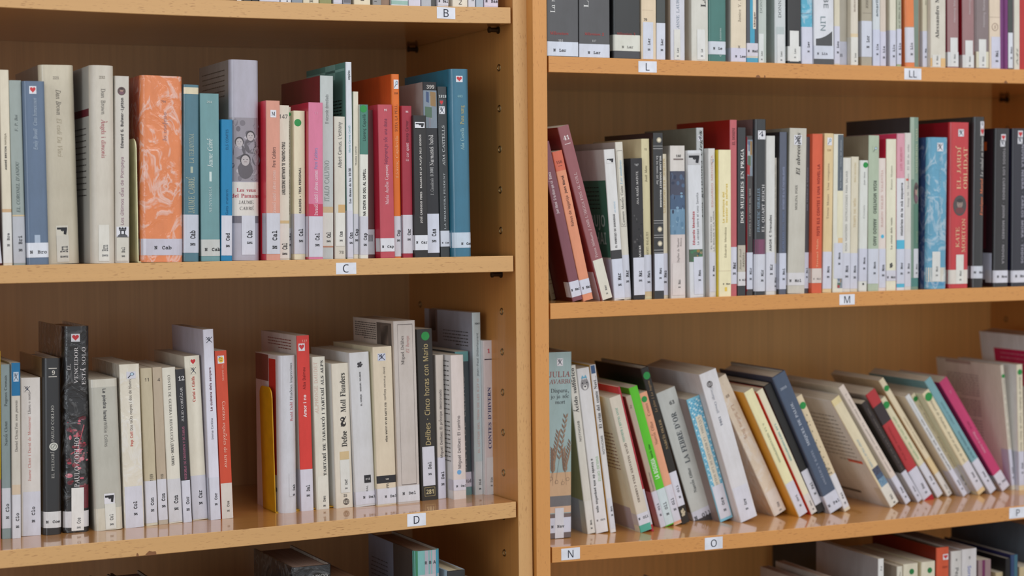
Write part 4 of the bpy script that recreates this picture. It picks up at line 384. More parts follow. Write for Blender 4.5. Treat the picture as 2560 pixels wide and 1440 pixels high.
('N',1,'thick blue-grey hardcover with a wheat drawing on shelf N','h',2,16.95,52.9,-280.69,-0.57,37.98,235.3,135,5,(156,180,180),(156,180,180),None,[('B',53.6,83.3,(206,170,132),0,1),('B',32.2,53.6,(110,108,110),0,1),('B',32.2,40.3,(212,176,146),0,1),('M','X',217.9,227.5,0.42,0.64,(226,226,232)),('H','JULIA',207.5,(150,66,58),'R',0.14,0.9),('H','NAVARRO',198.3,(150,66,58),'R',0.0,1),('H','Dispara,',187.0,(50,50,56),'R',0.2,0.86),('H','jo ja sóc',179.7,(50,50,56),'R',0.2,0.86),('H','mort',172.5,(50,50,56),'R',0.36,0.72),('M','wheat',66.9,159.0,0.1,1,(226,226,232)),('B',26.0,31.1,(112,96,94),0,1),('S','N Nav',7.0,26.0,(208,212,228),0,1,15.0,None,0.1,(38,38,42),0.46),('B',0.0,7.0,(104,92,92),0,1),('S','',-1.8,38.3,(216,218,226),0.36,0.68,None,None,0.42,(38,38,42),0.55)]),
('N',1,'leaning white paperback with olive side beside the wheat book on shelf N','p',1,84.07,68.3,-282.62,7.01,11.38,218.8,135,None,(220,216,206),(163,156,112),None,[('T','Ácido sulfúrico',157.8,215.2,(46,46,48),'RB',0.5,0.5,'u'),('T','NOTHOMB',120.6,146.9,(60,60,62),'S',0.3,0.5,'u'),('S','N Not',-2.4,42.8,(224,222,216),0.0,1,None,(5.6,17.6),0.22,(38,38,42),0.55),('C',0.0,43.9,0,0.9,(183,183,195))]),
('N',1,'leaning white paperback with a dog face and green lettering on shelf N','p',1,96.1,67.5,-282.87,7.09,17.76,214.8,135,None,(226,225,226),(228,228,228),None,[('M','dog',184.6,205.7,0.1,0.9,(226,225,226)),('T','a través de mis pequeños ojos',26.8,97.3,(52,50,52),'SB',0.2,0.36,'d'),('T','EMILIO ORTIZ',66.3,98.6,(150,196,140),'S',0.2,0.76,'d'),('H','N Ort',16.6,(90,90,95),'M',0.15,0.85)]),
('N',1,'slim white paperback with an orange side on shelf N','p',1,116.02,66.1,-283.27,7.4,8.21,219.5,135,None,(226,224,224),(228,174,56),None,[('B',208.3,218.9,(60,90,130),0.1,0.8),('T','El crim del comte Nevi…',136.7,204.8,(44,44,46),'RB',0.6,0.5,'u'),('T','NOTHOMB',103.1,127.2,(70,70,72),'S',0.42,0.5,'u'),('S','N Not',5.0,45.2,(214,216,224),0.1,1,None,(21.5,34.6),0.3,(38,38,42),0.55)]),
('N',1,'leaning beige paperback with a red circle on its side on shelf N','p',1,152.39,52.2,-283.94,14.17,16.98,182.1,135,None,(214,204,188),(228,228,209),None,[('T','JOAN OLLER I RABASSA',121.4,167.3,(120,170,150),'RB',0.2,0.4,'d'),('T','QUAN MATAVEN PELS CARRERS',39.5,119.2,(110,92,80),'RB',0.2,0.46,'d'),('S','N Oll',9.5,24.8,(214,214,224),0,1,18.3,None,0.2,(38,38,42),0.5),('B',0.1,9.5,(84,170,150),0,1),('C',147.6,167.3,0.3,0.5,(207,36,41)),('L',82.1,134.5,0.1,0.6,11,(120,60,54)),('C',1.2,31.8,0.1,1,(183,178,195))]),
('N',1,'slim dark red paperback leaning on shelf N','p',1,170.3,55.2,-284.25,14.34,3.56,196.0,135,None,(176,46,60),(220,66,71),None,[('S','',9.5,57.7,(206,206,216),0,1,None,None,0.42,(38,38,42),0.55),('B',6.2,9.5,(190,50,60),0,1)]),
('N',1,'leaning taupe paperback with a small dark title on shelf N','p',1,193.85,75.6,-284.62,16.11,8.49,181.8,135,None,(186,172,152),(125,84,76),None,[('H','2',167.3,(90,80,70),'S',0.3,0.6),('T','Experiències',50.2,75.8,(90,80,70),'R',0.3,0.5,'u'),('S','N Oll',-0.9,49.5,(212,214,226),0,1,None,(14.7,32.7),0.3,(38,38,42),0.55),('B',0.0,-0.9,(180,160,140),0,1)]),
('N',1,'bright green paperback leaning on shelf N','p',1,203.09,78.6,-284.76,16.14,13.42,192.8,135,None,(94,200,44),(89,192,46),None,[('T','Narcís Oller',94.7,113.3,(30,70,20),'SB',0.22,0.55,'u'),('T','LA BOGERIA',65.4,93.4,(230,245,225),'SB',0.5,0.5,'u'),('S','N Oll',1.5,51.2,(206,222,226),0,1,None,(13.9,32.0),0.3,(38,38,42),0.55)]),
('N',1,'salmon paperback with a green dot,leaning on shelf N','p',1,217.46,81.6,-284.96,16.17,12.57,184.4,135,None,(230,166,132),(228,153,115),None,[('D',175.3,0.45,4.1,(40,145,70)),('T','Narcís Oller   Contes',112.3,169.1,(120,84,66),'R',0.36,0.5,'u'),('S','N Oll',4.7,54.8,(212,212,224),0,1,None,(19.1,36.6),0.3,(38,38,42),0.55),('B',0.0,1.3,(226,190,160),0,1)]),
('N',1,'tall black hardcover with a green dot,leaning on shelf N','h',1,230.95,84.6,-285.14,16.2,12.67,217.8,135,None,(43,39,35),(35,30,30),None,[('D',206.9,0.5,5.0,(40,145,70)),('T','La febre / La bogeria',156.0,199.6,(170,140,100),'I',0.3,0.5,'u'),('T','NARCÍS OLLER',104.3,145.2,(170,146,106),'RB',0.3,0.6,'u'),('S','N Oll',24.8,72.5,(214,216,228),0.02,1,None,(35.1,53.2),0.24,(38,38,42),0.55),('M','logo',8.5,22.1,0.2,0.8,(56,50,46))]),
('N',1,'wide pale grey-blue paperback numbered 63,leaning on shelf N','p',1,257.91,100.9,-285.48,17.92,29.96,182.8,135,None,(204,208,204),(153,133,117),None,[('H','63',163.7,(66,68,70),'SB',0.5,0.75),('T',"LA FEBRE D'OR",78.3,150.2,(64,72,80),'RB',0.28,0.55,'u'),('T','Narcís Oller',36.0,71.3,(70,72,72),'RB',0.16,0.5,'u'),('S','N Oll',-10.0,12.1,(214,216,230),0,1,2.8,None,0.2,(38,38,42),0.5),('B',0.0,-10.0,(70,66,68),0,1)]),
('N',1,'sky-blue patterned paperback,leaning on shelf N','p',1,286.93,79.8,-285.79,17.05,20.37,174.2,135,None,(132,196,220),(153,138,135),None,[('M','dots',49.9,171.4,0,1,(226,226,232)),('B',48.3,148.3,(222,216,198),0.28,0.74),('T',"L'ÚLTIMA · LA REBELIÓN DE LAS MASAS",49.9,146.0,(110,104,96),'R',0.18,0.5,'d'),('S','N Ors',3.6,49.9,(214,216,228),0.06,0.9,None,(12.2,31.4),0.2,(38,38,42),0.55)]),
('N',1,'thick lavender-white paperback with a globe emblem,leaning on shelf N','p',1,309.85,65.9,-286.0,17.47,26.92,210.2,150,None,(220,219,222),(227,222,222),None,[('M','ball',188.1,197.9,0.25,0.6,(220,219,222)),('T','George Orwell',152.1,188.1,(130,136,150),'R',0.15,0.45,'d'),('T','1984',134.7,147.5,(110,116,130),'R',0.14,0.45,'d'),('S','N Orw',-4.7,47.6,(216,217,228),0.04,0.9,None,(13.4,29.0),0.14,(38,38,42),0.55)]),
('N',1,'thick flesh-toned paperback,leaning on shelf N','p',3,375.38,86.9,-286.46,26.5,20.89,211.4,150,None,(226,210,188),(225,202,179),None,[('H','48',183.2,(150,130,110),'R',0.3,0.6),('T','La Señora Berg',117.8,169.4,(190,150,120),'R',0.26,0.5,'d'),('S','N Oza',-10.6,36.0,(226,216,206),0.1,0.95,None,(2.8,15.9),0.18,(110,100,100),0.55)]),
('N',1,'pale yellow paperback with an orange side,leaning on shelf N','p',1,403.53,69.6,-286.58,26.41,14.92,193.5,140,None,(236,229,184),(228,163,56),None,[('T','A. LA METAMORPHOSIS',82.4,143.3,(150,160,130),'RB',0.2,0.5,'d'),('S','N Ovi',-5.0,50.8,(216,214,224),0.04,1,None,(12.1,30.2),0.18,(38,38,42),0.55)]),
('N',1,'pale yellow paperback with a thin red edge,leaning on shelf N','p',1,426.49,76.4,-286.64,26.49,11.59,193.0,135,None,(230,224,196),(228,56,51),None,[('M','redline',-3.8,191.0,0,0.12,(200,50,50)),('T','LAS METAMORFOSIS',82.7,140.4,(90,160,165),'RB',0.26,0.55,'d'),('S','N Ovi',-0.0,29.6,(220,214,208),0.1,1,None,(4.3,19.0),0.2,(38,38,42),0.55)]),
('N',1,'slim black hardcover with a sticker,leaning on shelf N','h',1,439.84,79.4,-286.67,25.75,13.66,198.3,135,None,(40,40,40),(51,48,46),None,[('S','N Pal',12.4,65.3,(210,212,222),0.1,1,None,(26.2,45.1),0.26,(38,38,42),0.55)]),
('N',1,'wide slate blue hardcover with white capitals,leaning on shelf N','h',1,455.61,73.2,-286.69,25.83,22.89,211.9,140,None,(78,92,114),(66,74,94),None,[('H','2018',191.5,(180,190,205),'R',0.2,0.65),('T','MIQUEL DE PALOL',101.4,168.1,(190,198,210),'RB',0.2,0.5,'u'),('T','ANGÈLICA Y RAFEL',39.5,94.3,(150,160,178),'RB',0.16,0.5,'u'),('S','N Pal',-4.5,26.8,(208,212,226),0,1,10.8,None,0.2,(38,38,42),0.5)]),
('N',1,'cream paperback with a ragged pattern and green dot,leaning on shelf N','p',1,481.45,76.2,-286.68,25.86,10.54,180.3,135,None,(222,204,170),(228,204,166),None,[('D',165.3,0.45,5.7,(40,145,70)),('M','specks',56.3,152.3,0,0.6,(226,226,232)),('S','N Pal',4.5,56.9,(220,220,224),0,1,None,(9.7,27.8),0.24,(38,38,42),0.55),('B',0.0,4.5,(226,214,190),0,1)]),
('N',1,'leaning paperback with a printed page-like side on shelf N','p',1,556.18,73.9,-286.47,32.61,15.53,183.0,140,None,(226,214,182),(228,228,228),None,[('B',173.5,183.0,(226,210,160),0,1),('T','JOSEP PALAU I FABRE',65.5,113.9,(110,160,190),'I',0.22,0.4,'d'),('M','sea',33.2,64.2,0.2,1,(226,226,232)),('S','N Pal',-10.3,33.2,(222,220,210),0.0,1,None,(2.2,17.1),0.2,(38,38,42),0.55),('L',74.2,158.6,0.1,0.75,12,(90,86,84)),('C',74.2,79.1,0.05,0.3,(228,97,73)),('C',15.8,19.5,0.4,1,(73,68,68))]),
('N',1,'pinkish cream paperback with a long title,leaning on shelf N','p',1,590.09,85.6,-286.27,33.49,10.0,203.8,140,None,(222,208,196),(228,215,192),None,[('T','L. Anton Pàmies  La quadratura del cercle vermell',54.9,190.2,(110,100,96),'R',0.24,0.5,'d'),('S','N Pam',-4.6,46.0,(212,214,228),0,1,None,(8.1,27.0),0.24,(38,38,42),0.55)]),
('N',1,'dark brown paperback with dim lettering,leaning on shelf N','p',1,614.42,90.8,-286.09,33.52,9.5,173.5,135,None,(51,43,42),(38,33,33),None,[('T','EL COR DE LES TENEBRES  Sèrie',56.0,163.2,(140,130,120),'R',0.18,0.5,'u'),('S','N Par',-6.5,52.2,(206,208,222),0.0,1,None,(7.5,25.4),0.2,(38,38,42),0.55)]),
('N',1,'red and black paperback with a black upper picture,leaning on shelf N','p',1,630.11,99.5,-285.95,32.2,17.69,183.8,135,None,(184,56,60),(192,179,166),None,[('B',130.9,161.1,(60,52,54),0,1),('T','PLA DE PARTOL',66.6,124.6,(140,40,44),'S',0.14,0.4,'u'),('S','N Par',-9.1,49.4,(212,214,228),0,1,None,(6.0,23.7),0.2,(38,38,42),0.55),('B',0.0,-9.1,(170,30,40),0,1)]),
('N',1,'cream paperback with mint lettering and a green dot,leaning on shelf N','p',1,659.93,105.8,-285.66,34.58,11.41,176.6,110,None,(224,217,184),(225,192,153),None,[('D',164.7,0.5,6.3,(40,145,70)),('T','MARTÍN VIGIL · DE TANT EN TANT',66.9,143.5,(130,176,130),'RB',0.26,0.5,'u'),('S','N Pas',0.8,57.6,(214,216,226),0,1,None,(20.6,35.2),0.24,(38,38,42),0.55),('B',0.0,0.8,(214,200,160),0,1)]),
('N',1,'taller cream paperback with a green dot,leaning on shelf N','p',1,679.55,108.3,-285.44,34.64,9.24,209.8,120,None,(230,217,186),(204,179,143),None,[('D',193.5,0.5,6.8,(40,145,70)),('T','MIREIA PASSOLES',83.9,141.6,(150,130,100),'R',0.2,0.5,'d'),('B',40.7,68.2,(228,206,160),0,1),('S','N Pas',-2.6,40.7,(222,220,214),0.0,1,None,(2.7,18.4),0.18,(38,38,42),0.55)]),
('N',1,'white-blue paperback with small dense lettering,leaning on shelf N','p',1,698.53,97.3,-285.21,34.22,8.61,180.4,135,None,(216,218,218),(228,220,199),None,[('T','La Serra dels Bandits',136.5,173.0,(150,180,196),'R',0.24,0.5,'d'),('T','Un crim en el paradís',46.3,136.5,(70,70,76),'SB',0.26,0.5,'d'),('S','N Ped',-5.9,46.3,(212,214,228),0,1,None,(9.7,26.7),0.26,(38,38,42),0.55)]),
('N',1,'slim cream paperback with italic lettering and a dot,leaning on shelf N','p',1,717.54,111.1,-284.95,34.16,8.06,179.2,135,None,(222,214,184),(228,227,199),None,[('D',170.5,0.5,5.8,(40,145,70)),('T','de Pedrolo. Temps obert',47.7,160.8,(100,96,84),'I',0.3,0.5,'d'),('S','N Ped',-6.3,46.3,(212,214,226),0,1,None,(13.5,30.6),0.28,(38,38,42),0.55)]),
('N',1,'cream paperback with large italic lettering and a dot,leaning on shelf N','p',1,724.68,95.7,-284.85,33.38,13.96,181.4,110,None,(226,214,180),(228,228,204),None,[('D',171.7,0.5,6.3,(40,145,70)),('T','Manuel de Pedrolo. Avui es parla de mi',55.5,168.3,(90,84,74),'I',0.28,0.5,'d'),('S','N Ped',6.9,54.2,(214,214,224),0,1,None,(18.7,35.8),0.22,(38,38,42),0.55),('B',0.0,6.9,(228,200,150),0,1)]),
('N',1,'teal-blue paperback leaning on shelf N','p',1,744.67,94.9,-284.55,34.58,12.83,205.2,135,None,(124,170,178),(112,156,163),None,[('T','MANUEL DE PEDROLO',124.3,163.8,(70,110,120),'R',0.2,0.5,'d'),('T','ACTE DE VIOLÈNCIA',61.0,111.1,(66,104,116),'RB',0.22,0.5,'u'),('S','N Ped',0.4,58.4,(212,214,228),0,1,None,(17.6,36.0),0.22,(38,38,42),0.55),('B',0.0,0.4,(110,170,170),0,1)]),
('N',1,'magenta paperback leaning on upright books on shelf N','p',1,773.05,103.3,-284.1,34.51,15.79,199.5,110,None,(196,62,112),(192,46,107),None,[('H','7',176.4,(220,160,180),'S',0.4,0.6),('T',"Per l'amor",110.6,123.4,(120,30,66),'S',0.2,0.5,'u'),('T','Manuel de Pedrolo',66.3,104.8,(236,200,214),'R',0.22,0.5,'d'),('S','N Ped',-0.8,29.2,(216,214,226),0,1,12.0,None,0.24,(38,38,42),0.5)]),
('N',1,'upright paperback showing a printed beige side on shelf N','p',1,792.61,105.3,-283.75,7.06,6.0,185.5,150,None,(216,210,194),(228,225,207),None,[('D',168.9,0.6,3.9,(40,145,70)),('T','Manuel de Pedrolo. Si són roses',63.7,164.6,(120,116,104),'I',0.34,0.5,'d'),('S','N Ped',6.7,60.4,(208,210,226),0.0,1,None,(16.4,33.6),0.3,(38,38,42),0.55),('L',132.4,166.7,0.35,0.85,9,(140,130,122)),('L',102.3,128.1,0.35,0.85,7,(140,130,122)),('L',67.9,98.0,0.35,0.85,7,(140,130,122)),('C',180.7,185.0,0.45,0.85,(183,165,151))]),
('N',1,'cream paperback with italic lettering and a green dot on shelf N','p',1,798.97,97.2,-283.64,1.94,10.54,184.4,135,None,(226,220,196),(228,228,228),None,[('D',173.2,0.5,4.2,(40,145,70)),('T','Manuel de Pedrolo. Cartes de Jones Street',57.2,167.5,(110,104,88),'I',0.4,0.5,'d'),('S','N Ped',7.3,57.2,(206,210,226),0,1,None,(24.3,40.2),0.3,(38,38,42),0.55),('B',0.0,7.3,(226,208,170),0,1)]),
('N',1,'tall white book with a magenta panel on its side on shelf N','p',1,872.0,101.3,-282.15,8.35,24.0,222.9,140,None,(216,214,214),(228,228,228),None,[('C',145.2,199.7,0.1,0.78,(204,31,87)),('L',175.7,196.5,0.2,0.7,3,(220,150,170))]),
('P',1,'pale book by itself on the left below shelf N','p',1,177.23,23.3,-583.1,0.0,9.33,214.4,140,None,(150,140,130),(150,140,130),(175,157,140),[]),
('P',1,'purple-edged grey hardcover below shelf N','h',1,194.71,25.3,-583.28,0.0,23.55,217.3,140,None,(42,18,46),(46,23,56),(150,140,137),[]),
('P',1,'pale thin book left of the white cover below shelf N','p',1,401.32,25.3,-584.56,0.0,13.89,213.3,140,None,(170,160,150),(170,160,150),(162,143,131),[]),
('P',1,'slim pale book left of the white cover below shelf N','p',1,426.61,25.3,-584.61,0.0,12.73,218.6,140,None,(180,172,162),(180,172,162),(175,156,140),[]),
('P',1,'grey-white paperback with a plain side below shelf N','p',1,498.32,21.3,-584.62,0.0,9.11,241.4,150,None,(222,221,218),(163,158,158),None,[('T','N',225.4,230.9,(120,120,120),'S',0.3,0.5,'u')]),
('P',1,'slim cream paperback with small print below shelf N','p',1,529.06,21.3,-584.57,0.0,9.21,228.1,140,None,(214,208,192),(166,151,133),None,[('T','Por',214.3,220.9,(140,130,120),'I',0.3,0.5,'u')]),
('P',1,'cream paperback with a green dot,left of two below shelf N','p',1,539.57,21.3,-584.54,0.0,23.81,230.2,140,None,(218,210,188),(225,209,179),None,[('D',219.1,0.56,3.9,(30,120,60))]),
('P',1,'cream paperback with a green dot,right of two below shelf N','p',1,569.37,21.3,-584.45,0.0,22.71,230.3,140,None,(220,212,190),(228,220,189),None,[('D',218.0,0.6,3.9,(30,120,60))]),
('P',1,'orange-red hardcover with a heart sticker below shelf N','h',1,594.67,21.3,-584.34,0.0,20.87,247.5,150,None,(206,86,52),(117,30,10),(100,87,75),[('M','heart',230.2,238.0,0.5,0.92,(226,226,232)),('H','1019',220.1,(150,60,40),'R',0.45,0.85)]),
('P',1,'grey-white paperback numbered and signed Pep below shelf N','p',1,618.96,21.3,-584.22,0.0,17.63,240.5,150,None,(206,202,198),(206,202,198),(150,130,120),[('H','8',228.2,(110,110,110),'R',0.45,0.57),('T','Pep',201.8,217.0,(90,90,90),'S',0.34,0.55,'d')]),
('P',1,'grey-white paperback with blue lettering below shelf N','p',1,637.26,21.3,-584.11,0.0,25.28,241.5,150,None,(208,204,204),(208,204,204),(150,130,120),[('H','9',229.1,(110,110,110),'R',0.46,0.56),('T','Sorell',196.4,217.8,(90,110,190),'S',0.24,0.5,'d')]),
('P',1,'mauve paperback with a purple stripe below shelf N','p',1,668.58,25.3,-583.89,0.0,22.1,222.3,140,None,(150,124,126),(150,124,126),None,[('B',164.5,222.3,(110,40,84),0.3,0.52)]),
('P',1,'cream book between mauve and black ones below shelf N','p',1,700.78,27.3,-583.64,0.0,12.55,201.5,140,None,(190,172,136),(190,172,136),None,[]),
('P',1,'black hardcover with a worn top edge below shelf N','h',1,713.73,21.3,-583.52,0.0,7.82,221.0,150,None,(23,21,23),(15,15,15),(162,137,100),[]),
('P',1,'navy and teal hardcover below shelf N','h',1,722.22,21.3,-583.45,0.0,12.62,225.4,150,None,(44,66,104),(35,35,76),(75,70,75),[('B',160.5,225.4,(60,104,120),0.45,0.85)]),
('P',1,'cream book at the photo edge below shelf N','p',1,738.76,23.3,-583.29,0.0,25.44,206.3,140,None,(196,178,140),(196,178,140),None,[]),
('P',1,'big blue-grey book behind the others below shelf N','p',1,765.6,21.3,-583.01,0.0,21.34,260.4,190,None,(150,170,176),(92,99,107),None,[]),
('P',1,'slim dark slate book pushed far back below shelf N','p',1,513.0,191.3,-584.6,0.0,8.0,260.4,120,None,(60,66,72),(43,51,58),None,[]),
]
TAGS = [('B', 0, 1, -87.9, 11.5, 23.9, 13.5), ('C', 0, 0, -218.9, 8.3, 25.0, 13.3), ('D', 0, -1, -134.4, 10.5, 24.0, 14.9), ('L', 1, 1, 137.9, 9.9, 25.7, 13.8), ('LL', 1, 1, 537.2, 9.7, 27.4, 14.8), ('M', 1, 0, 433.4, 9.7, 23.8, 13.8), ('N', 1, -1, 27.7, 10.0, 25.5, 14.4), ('O', 1, -1, 230.7, 9.5, 26.2, 15.4), ('P', 1, -1, 716.7, 10.2, 29.9, 15.1)]
SAGS = {1: (0.0079, 0.00101), 0: (-9e-05, -0.0014), -1: (0.00462, 0.00605), -2: (0.004, 0.004)}

for b_ in BOOKS:      # shape every letter once, while the scene is still empty
    for i_ in b_[16]:
        if i_[0] in 'TH': layout(i_[1], i_[5 if i_[0] == 'T' else 4])
        elif i_[0] == 'S': layout(i_[1], 'M')

# ------------------------------------------------------------------ things drawn on a book
class Deco:
    def __init__(s, w, h, r): s.w, s.h, s.r = w, h, min(r, w*.48); s.V, s.F, s.K = [], [], []
    def prof(s, x):
        r = s.r
        if x < r: d = r-max(x, 0)
        elif x > s.w-r: d = min(x, s.w)-(s.w-r)
        else: return 0.0
        return r-math.sqrt(max(0, r*r-d*d))
    def face(s, pts, col, layer, flat=False):
        o = len(s.V); e = .0009*(len(s.F) % 90)      # later ink lies over earlier ink
        s.V += [(x/1000, ((0 if flat else s.prof(x))-.05*layer-e)/1000, z/1000) for x, z in pts]
        s.F.append(tuple(range(o, o+len(pts)))); s.K.append(lin(col))
    def band(s, x0, x1, z0, z1, col, layer):
        xs = [x0, x1]; r = s.r
        for t in (0, .08, .3, .62, 1):
            for q in (r*t, s.w-r*t):
                if x0 < q < x1: xs.append(q)
        xs = sorted(set(xs))
        for a, b in zip(xs, xs[1:]): s.face([(a, z0), (b, z0), (b, z1), (a, z1)], col, layer)
    def circ(s, x, z, r, col, layer, n=20, rz=None, a0=0, flat=False):
        rz = rz or r; s.face([(x+r*math.cos(a0+2*math.pi*i/n), z+rz*math.sin(a0+2*math.pi*i/n)) for i in range(n)], col, layer, flat)
    def line(s, x0, z0, x1, z1, t, col, layer):
        dx, dz = x1-x0, z1-z0; L = math.hypot(dx, dz) or 1; nx, nz = -dz/L*t/2, dx/L*t/2
        s.face([(x0-nx, z0-nz), (x1-nx, z1-nz), (x1+nx, z1+nz), (x0+nx, z0+nz)], col, layer)
    def ring(s, x, z, r, t, col, layer, n=20, rz=None):
        rz = rz or r
        for i in range(n):
            a, b = 2*math.pi*i/n, 2*math.pi*(i+1)/n
            s.face([(x+q*math.cos(c), z+q*rz/r*math.sin(c)) for q, c in ((r-t, a), (r, a), (r, b), (r-t, b))], col, layer)
    def side(s, d0, d1, z0, z1, col, layer, D=135):
        o = len(s.V); y0, y1 = s.r+d0*(D-s.r), s.r+d1*(D-s.r)
        s.V += [(-.05*layer/1000, y/1000, z/1000) for y, z in ((y1, z0), (y0, z0), (y0, z1), (y1, z1))]
        s.F.append((o, o+1, o+2, o+3)); s.K.append(lin(col))
    def text(s, t, f, col, layer, cx, z, cap=None, length=None, d='u', center=True):
        V, F, L, ch = layout(t, f)
        if not V: return
        if d == 'h':
            sx = length/L if length else cap/ch; sy = cap/ch if cap else sx
            pts = [(cx-L*sx/2+a*sx, z-ch*sy/2+b*sy) for a, b in V]
        else:
            sx = length/L if length else cap/ch; sy = cap/ch
            z0 = z
            if d == 'u': pts = [(cx+ch*sy/2-b*sy, z0+a*sx) for a, b in V]
            else: pts = [(cx-ch*sy/2+b*sy, z0+L*sx-a*sx) for a, b in V]
        o = len(s.V); s.V += [(x/1000, (s.prof(x)-.05*layer)/1000, zz/1000) for x, zz in pts]
        s.F += [tuple(o+i for i in q) for q in F]; s.K += [lin(col)]*len(F)
    def obj(s, name, mat, parent):
        if not s.F: return None
        return mesh_obj(name, s.V, s.F, mat, parent, s.K)

def mark(P, kind, x0, x1, z0, z1, bg, rnd, D):
    W, H = x1-x0, z1-z0; cx, cz = (x0+x1)/2, (z0+z1)/2
    X = lambda u: x0+u*W
    Z = lambda v: z0+v*H
    blk = (38, 38, 44)
    if kind in ('heart', 'X', 'gun', 'glass', 'Mbox', 'smile', 'rook'): P.band(x0, x1, z0, z1, bg, 5)
    if kind == 'heart':
        pts = []
        for i in range(24):
            t = 2*math.pi*i/24; a = 16*math.sin(t)**3; b = 13*math.cos(t)-5*math.cos(2*t)-2*math.cos(3*t)-math.cos(4*t)
            pts.append((cx+a/17*W*.42, cz+(b+2)/17*H*.44))
        P.face(pts, (205, 52, 58), 7)
    elif kind == 'X':
        t = max(.35, W*.08)
        for a, b in (((.12, .1), (.9, .92)), ((.1, .92), (.88, .1)), ((.15, .5), (.45, .85)), ((.5, .5), (.5, .92))): P.line(X(a[0]), Z(a[1]), X(b[0]), Z(b[1]), t, (44, 46, 62), 7)
        P.circ(cx, Z(.45), W*.13, (70, 74, 92), 7, 10)
    elif kind == 'gun':
        P.face([(X(.08), Z(.62)), (X(.92), Z(.62)), (X(.92), Z(.82)), (X(.08), Z(.82))], blk, 7)
        P.face([(X(.62), Z(.18)), (X(.84), Z(.12)), (X(.92), Z(.64)), (X(.66), Z(.64))], blk, 7)
        P.ring(X(.54), Z(.55), W*.1, W*.035, blk, 7, 10, H*.12)
        P.face([(X(.4), Z(.5)), (X(.66), Z(.5)), (X(.66), Z(.64)), (X(.4), Z(.64))], blk, 7)
    elif kind == 'glass':
        P.ring(X(.6), Z(.64), W*.24, W*.06, (80, 90, 110), 7, 16, H*.22); P.circ(X(.6), Z(.64), W*.18, (190, 215, 232), 6, 14, H*.17)
        P.line(X(.14), Z(.12), X(.42), Z(.46), W*.1, (60, 66, 84), 7)
    elif kind == 'Mbox':
        P.text('M', 'RB', blk, 7, cx, cz, cap=H*.5, length=W*.62, d='h')
    elif kind == 'smile':
        P.circ(cx, cz, W*.4, (236, 190, 60), 6, 18, H*.38); P.circ(X(.36), Z(.58), W*.06, blk, 7, 8, H*.06); P.circ(X(.64), Z(.58), W*.06, blk, 7, 8, H*.06)
        P.line(X(.32), Z(.34), X(.68), Z(.34), H*.07, blk, 7); P.line(X(.15), Z(.9), X(.45), Z(.72), H*.08, (70, 110, 170), 7)
    elif kind == 'rook':
        P.band(X(.02), X(.98), Z(.0), Z(.04), blk, 6)
        for a, b, c, d in ((.12,.88,.06,.18), (.2,.8,.2,.27), (.3,.7,.27,.62), (.22,.78,.62,.7), (.2,.8,.72,.84)): P.face([(X(a), Z(c)), (X(b), Z(c)), (X(b), Z(d)), (X(a), Z(d))], blk, 7)
        for a in (.2, .43, .66): P.face([(X(a), Z(.84)), (X(a+.14), Z(.84)), (X(a+.14), Z(.94)), (X(a), Z(.94))], blk, 7)
        P.face([(X(.4), Z(.3)), (X(.6), Z(.3)), (X(.6), Z(.58)), (X(.4), Z(.58))], bg, 8)
    elif kind in ('portrait', 'oval'):
        P.circ(cx, cz, W*.5, (96, 76, 74) if kind == 'portrait' else (74, 66, 64), 5, 24, H*.5)
        P.circ(cx, Z(.58), W*.22, (176, 140, 128) if kind == 'portrait' else (150, 130, 120), 6, 18, H*.2); P.circ(cx, Z(.26), W*.32, (120, 84, 96) if kind == 'portrait' else (110, 50, 52), 6, 16, H*.16)
        P.circ(cx, Z(.74), W*.24, (52, 42, 42), 7, 14, H*.1)
        for u in (.4, .6): P.circ(X(u), Z(.6), W*.035, (50, 40, 40), 7, 8, H*.02)
        P.line(X(.43), Z(.48), X(.57), Z(.48), H*.02, (120, 60, 60), 7)
    elif kind == 'seal':
        P.circ(cx, cz, W*.48, (206, 206, 196), 5, 22, H*.48); P.ring(cx, cz, W*.34, W*.07, (110, 112, 104), 6, 16, H*.34); P.line(X(.4), Z(.35), X(.62), Z(.65), W*.1, (120, 122, 112), 7)
    elif kind == 'photo_faces':
        P.band(0, P.w, z0, z1, (148, 142, 150), 3)
        for _ in range(26): P.circ(X(rnd.uniform(.08, .92)), Z(rnd.uniform(.02, .98)), W*rnd.uniform(.05, .14), rnd.choice([(120,114,122), (168,162,168), (104,98,106), (186,180,186)]), 4, 9, H*rnd.uniform(.02, .06))
        for u, v, q in ((.3, .62, .15), (.68, .72, .15), (.5, .34, .18), (.9, .5, .12)):
            P.circ(X(u), Z(v-.16), W*q*1.4, (92, 86, 92), 5, 16, H*q*.8); P.circ(X(u), Z(v), W*q, (62, 56, 60), 6, 16, H*q*.42*1.25)
            P.circ(X(u), Z(v-.015), W*q*.8, (186, 178, 178), 7, 16, H*q*.46)
            for e in (-.32, .32): P.circ(X(u+e*q), Z(v+.0), W*q*.13, (70, 62, 66), 8, 8, H*q*.035)
            P.line(X(u-.25*q), Z(v-.035), X(u+.25*q), Z(v-.035), H*.006, (120, 90, 92), 8)
    elif kind == 'photo_city':
        P.band(x0, x1, z0, z1, (128, 140, 152), 3)
        for a, b, c, d, k in ((.0,.5,.55,.85,(176,186,190)), (.5,.9,.6,.95,(150,120,80)), (.1,.6,.3,.55,(84,110,90)), (.55,1,.25,.6,(196,176,110)), (.0,.45,.05,.3,(170,60,60)), (.3,1,.0,.26,(96,92,96)), (.2,.4,.7,.95,(66,84,120))): P.face([(X(a),Z(c)),(X(b),Z(c-.03)),(X(b),Z(d)),(X(a),Z(d+.02))], k, 4)
    elif kind == 'redsmoke':
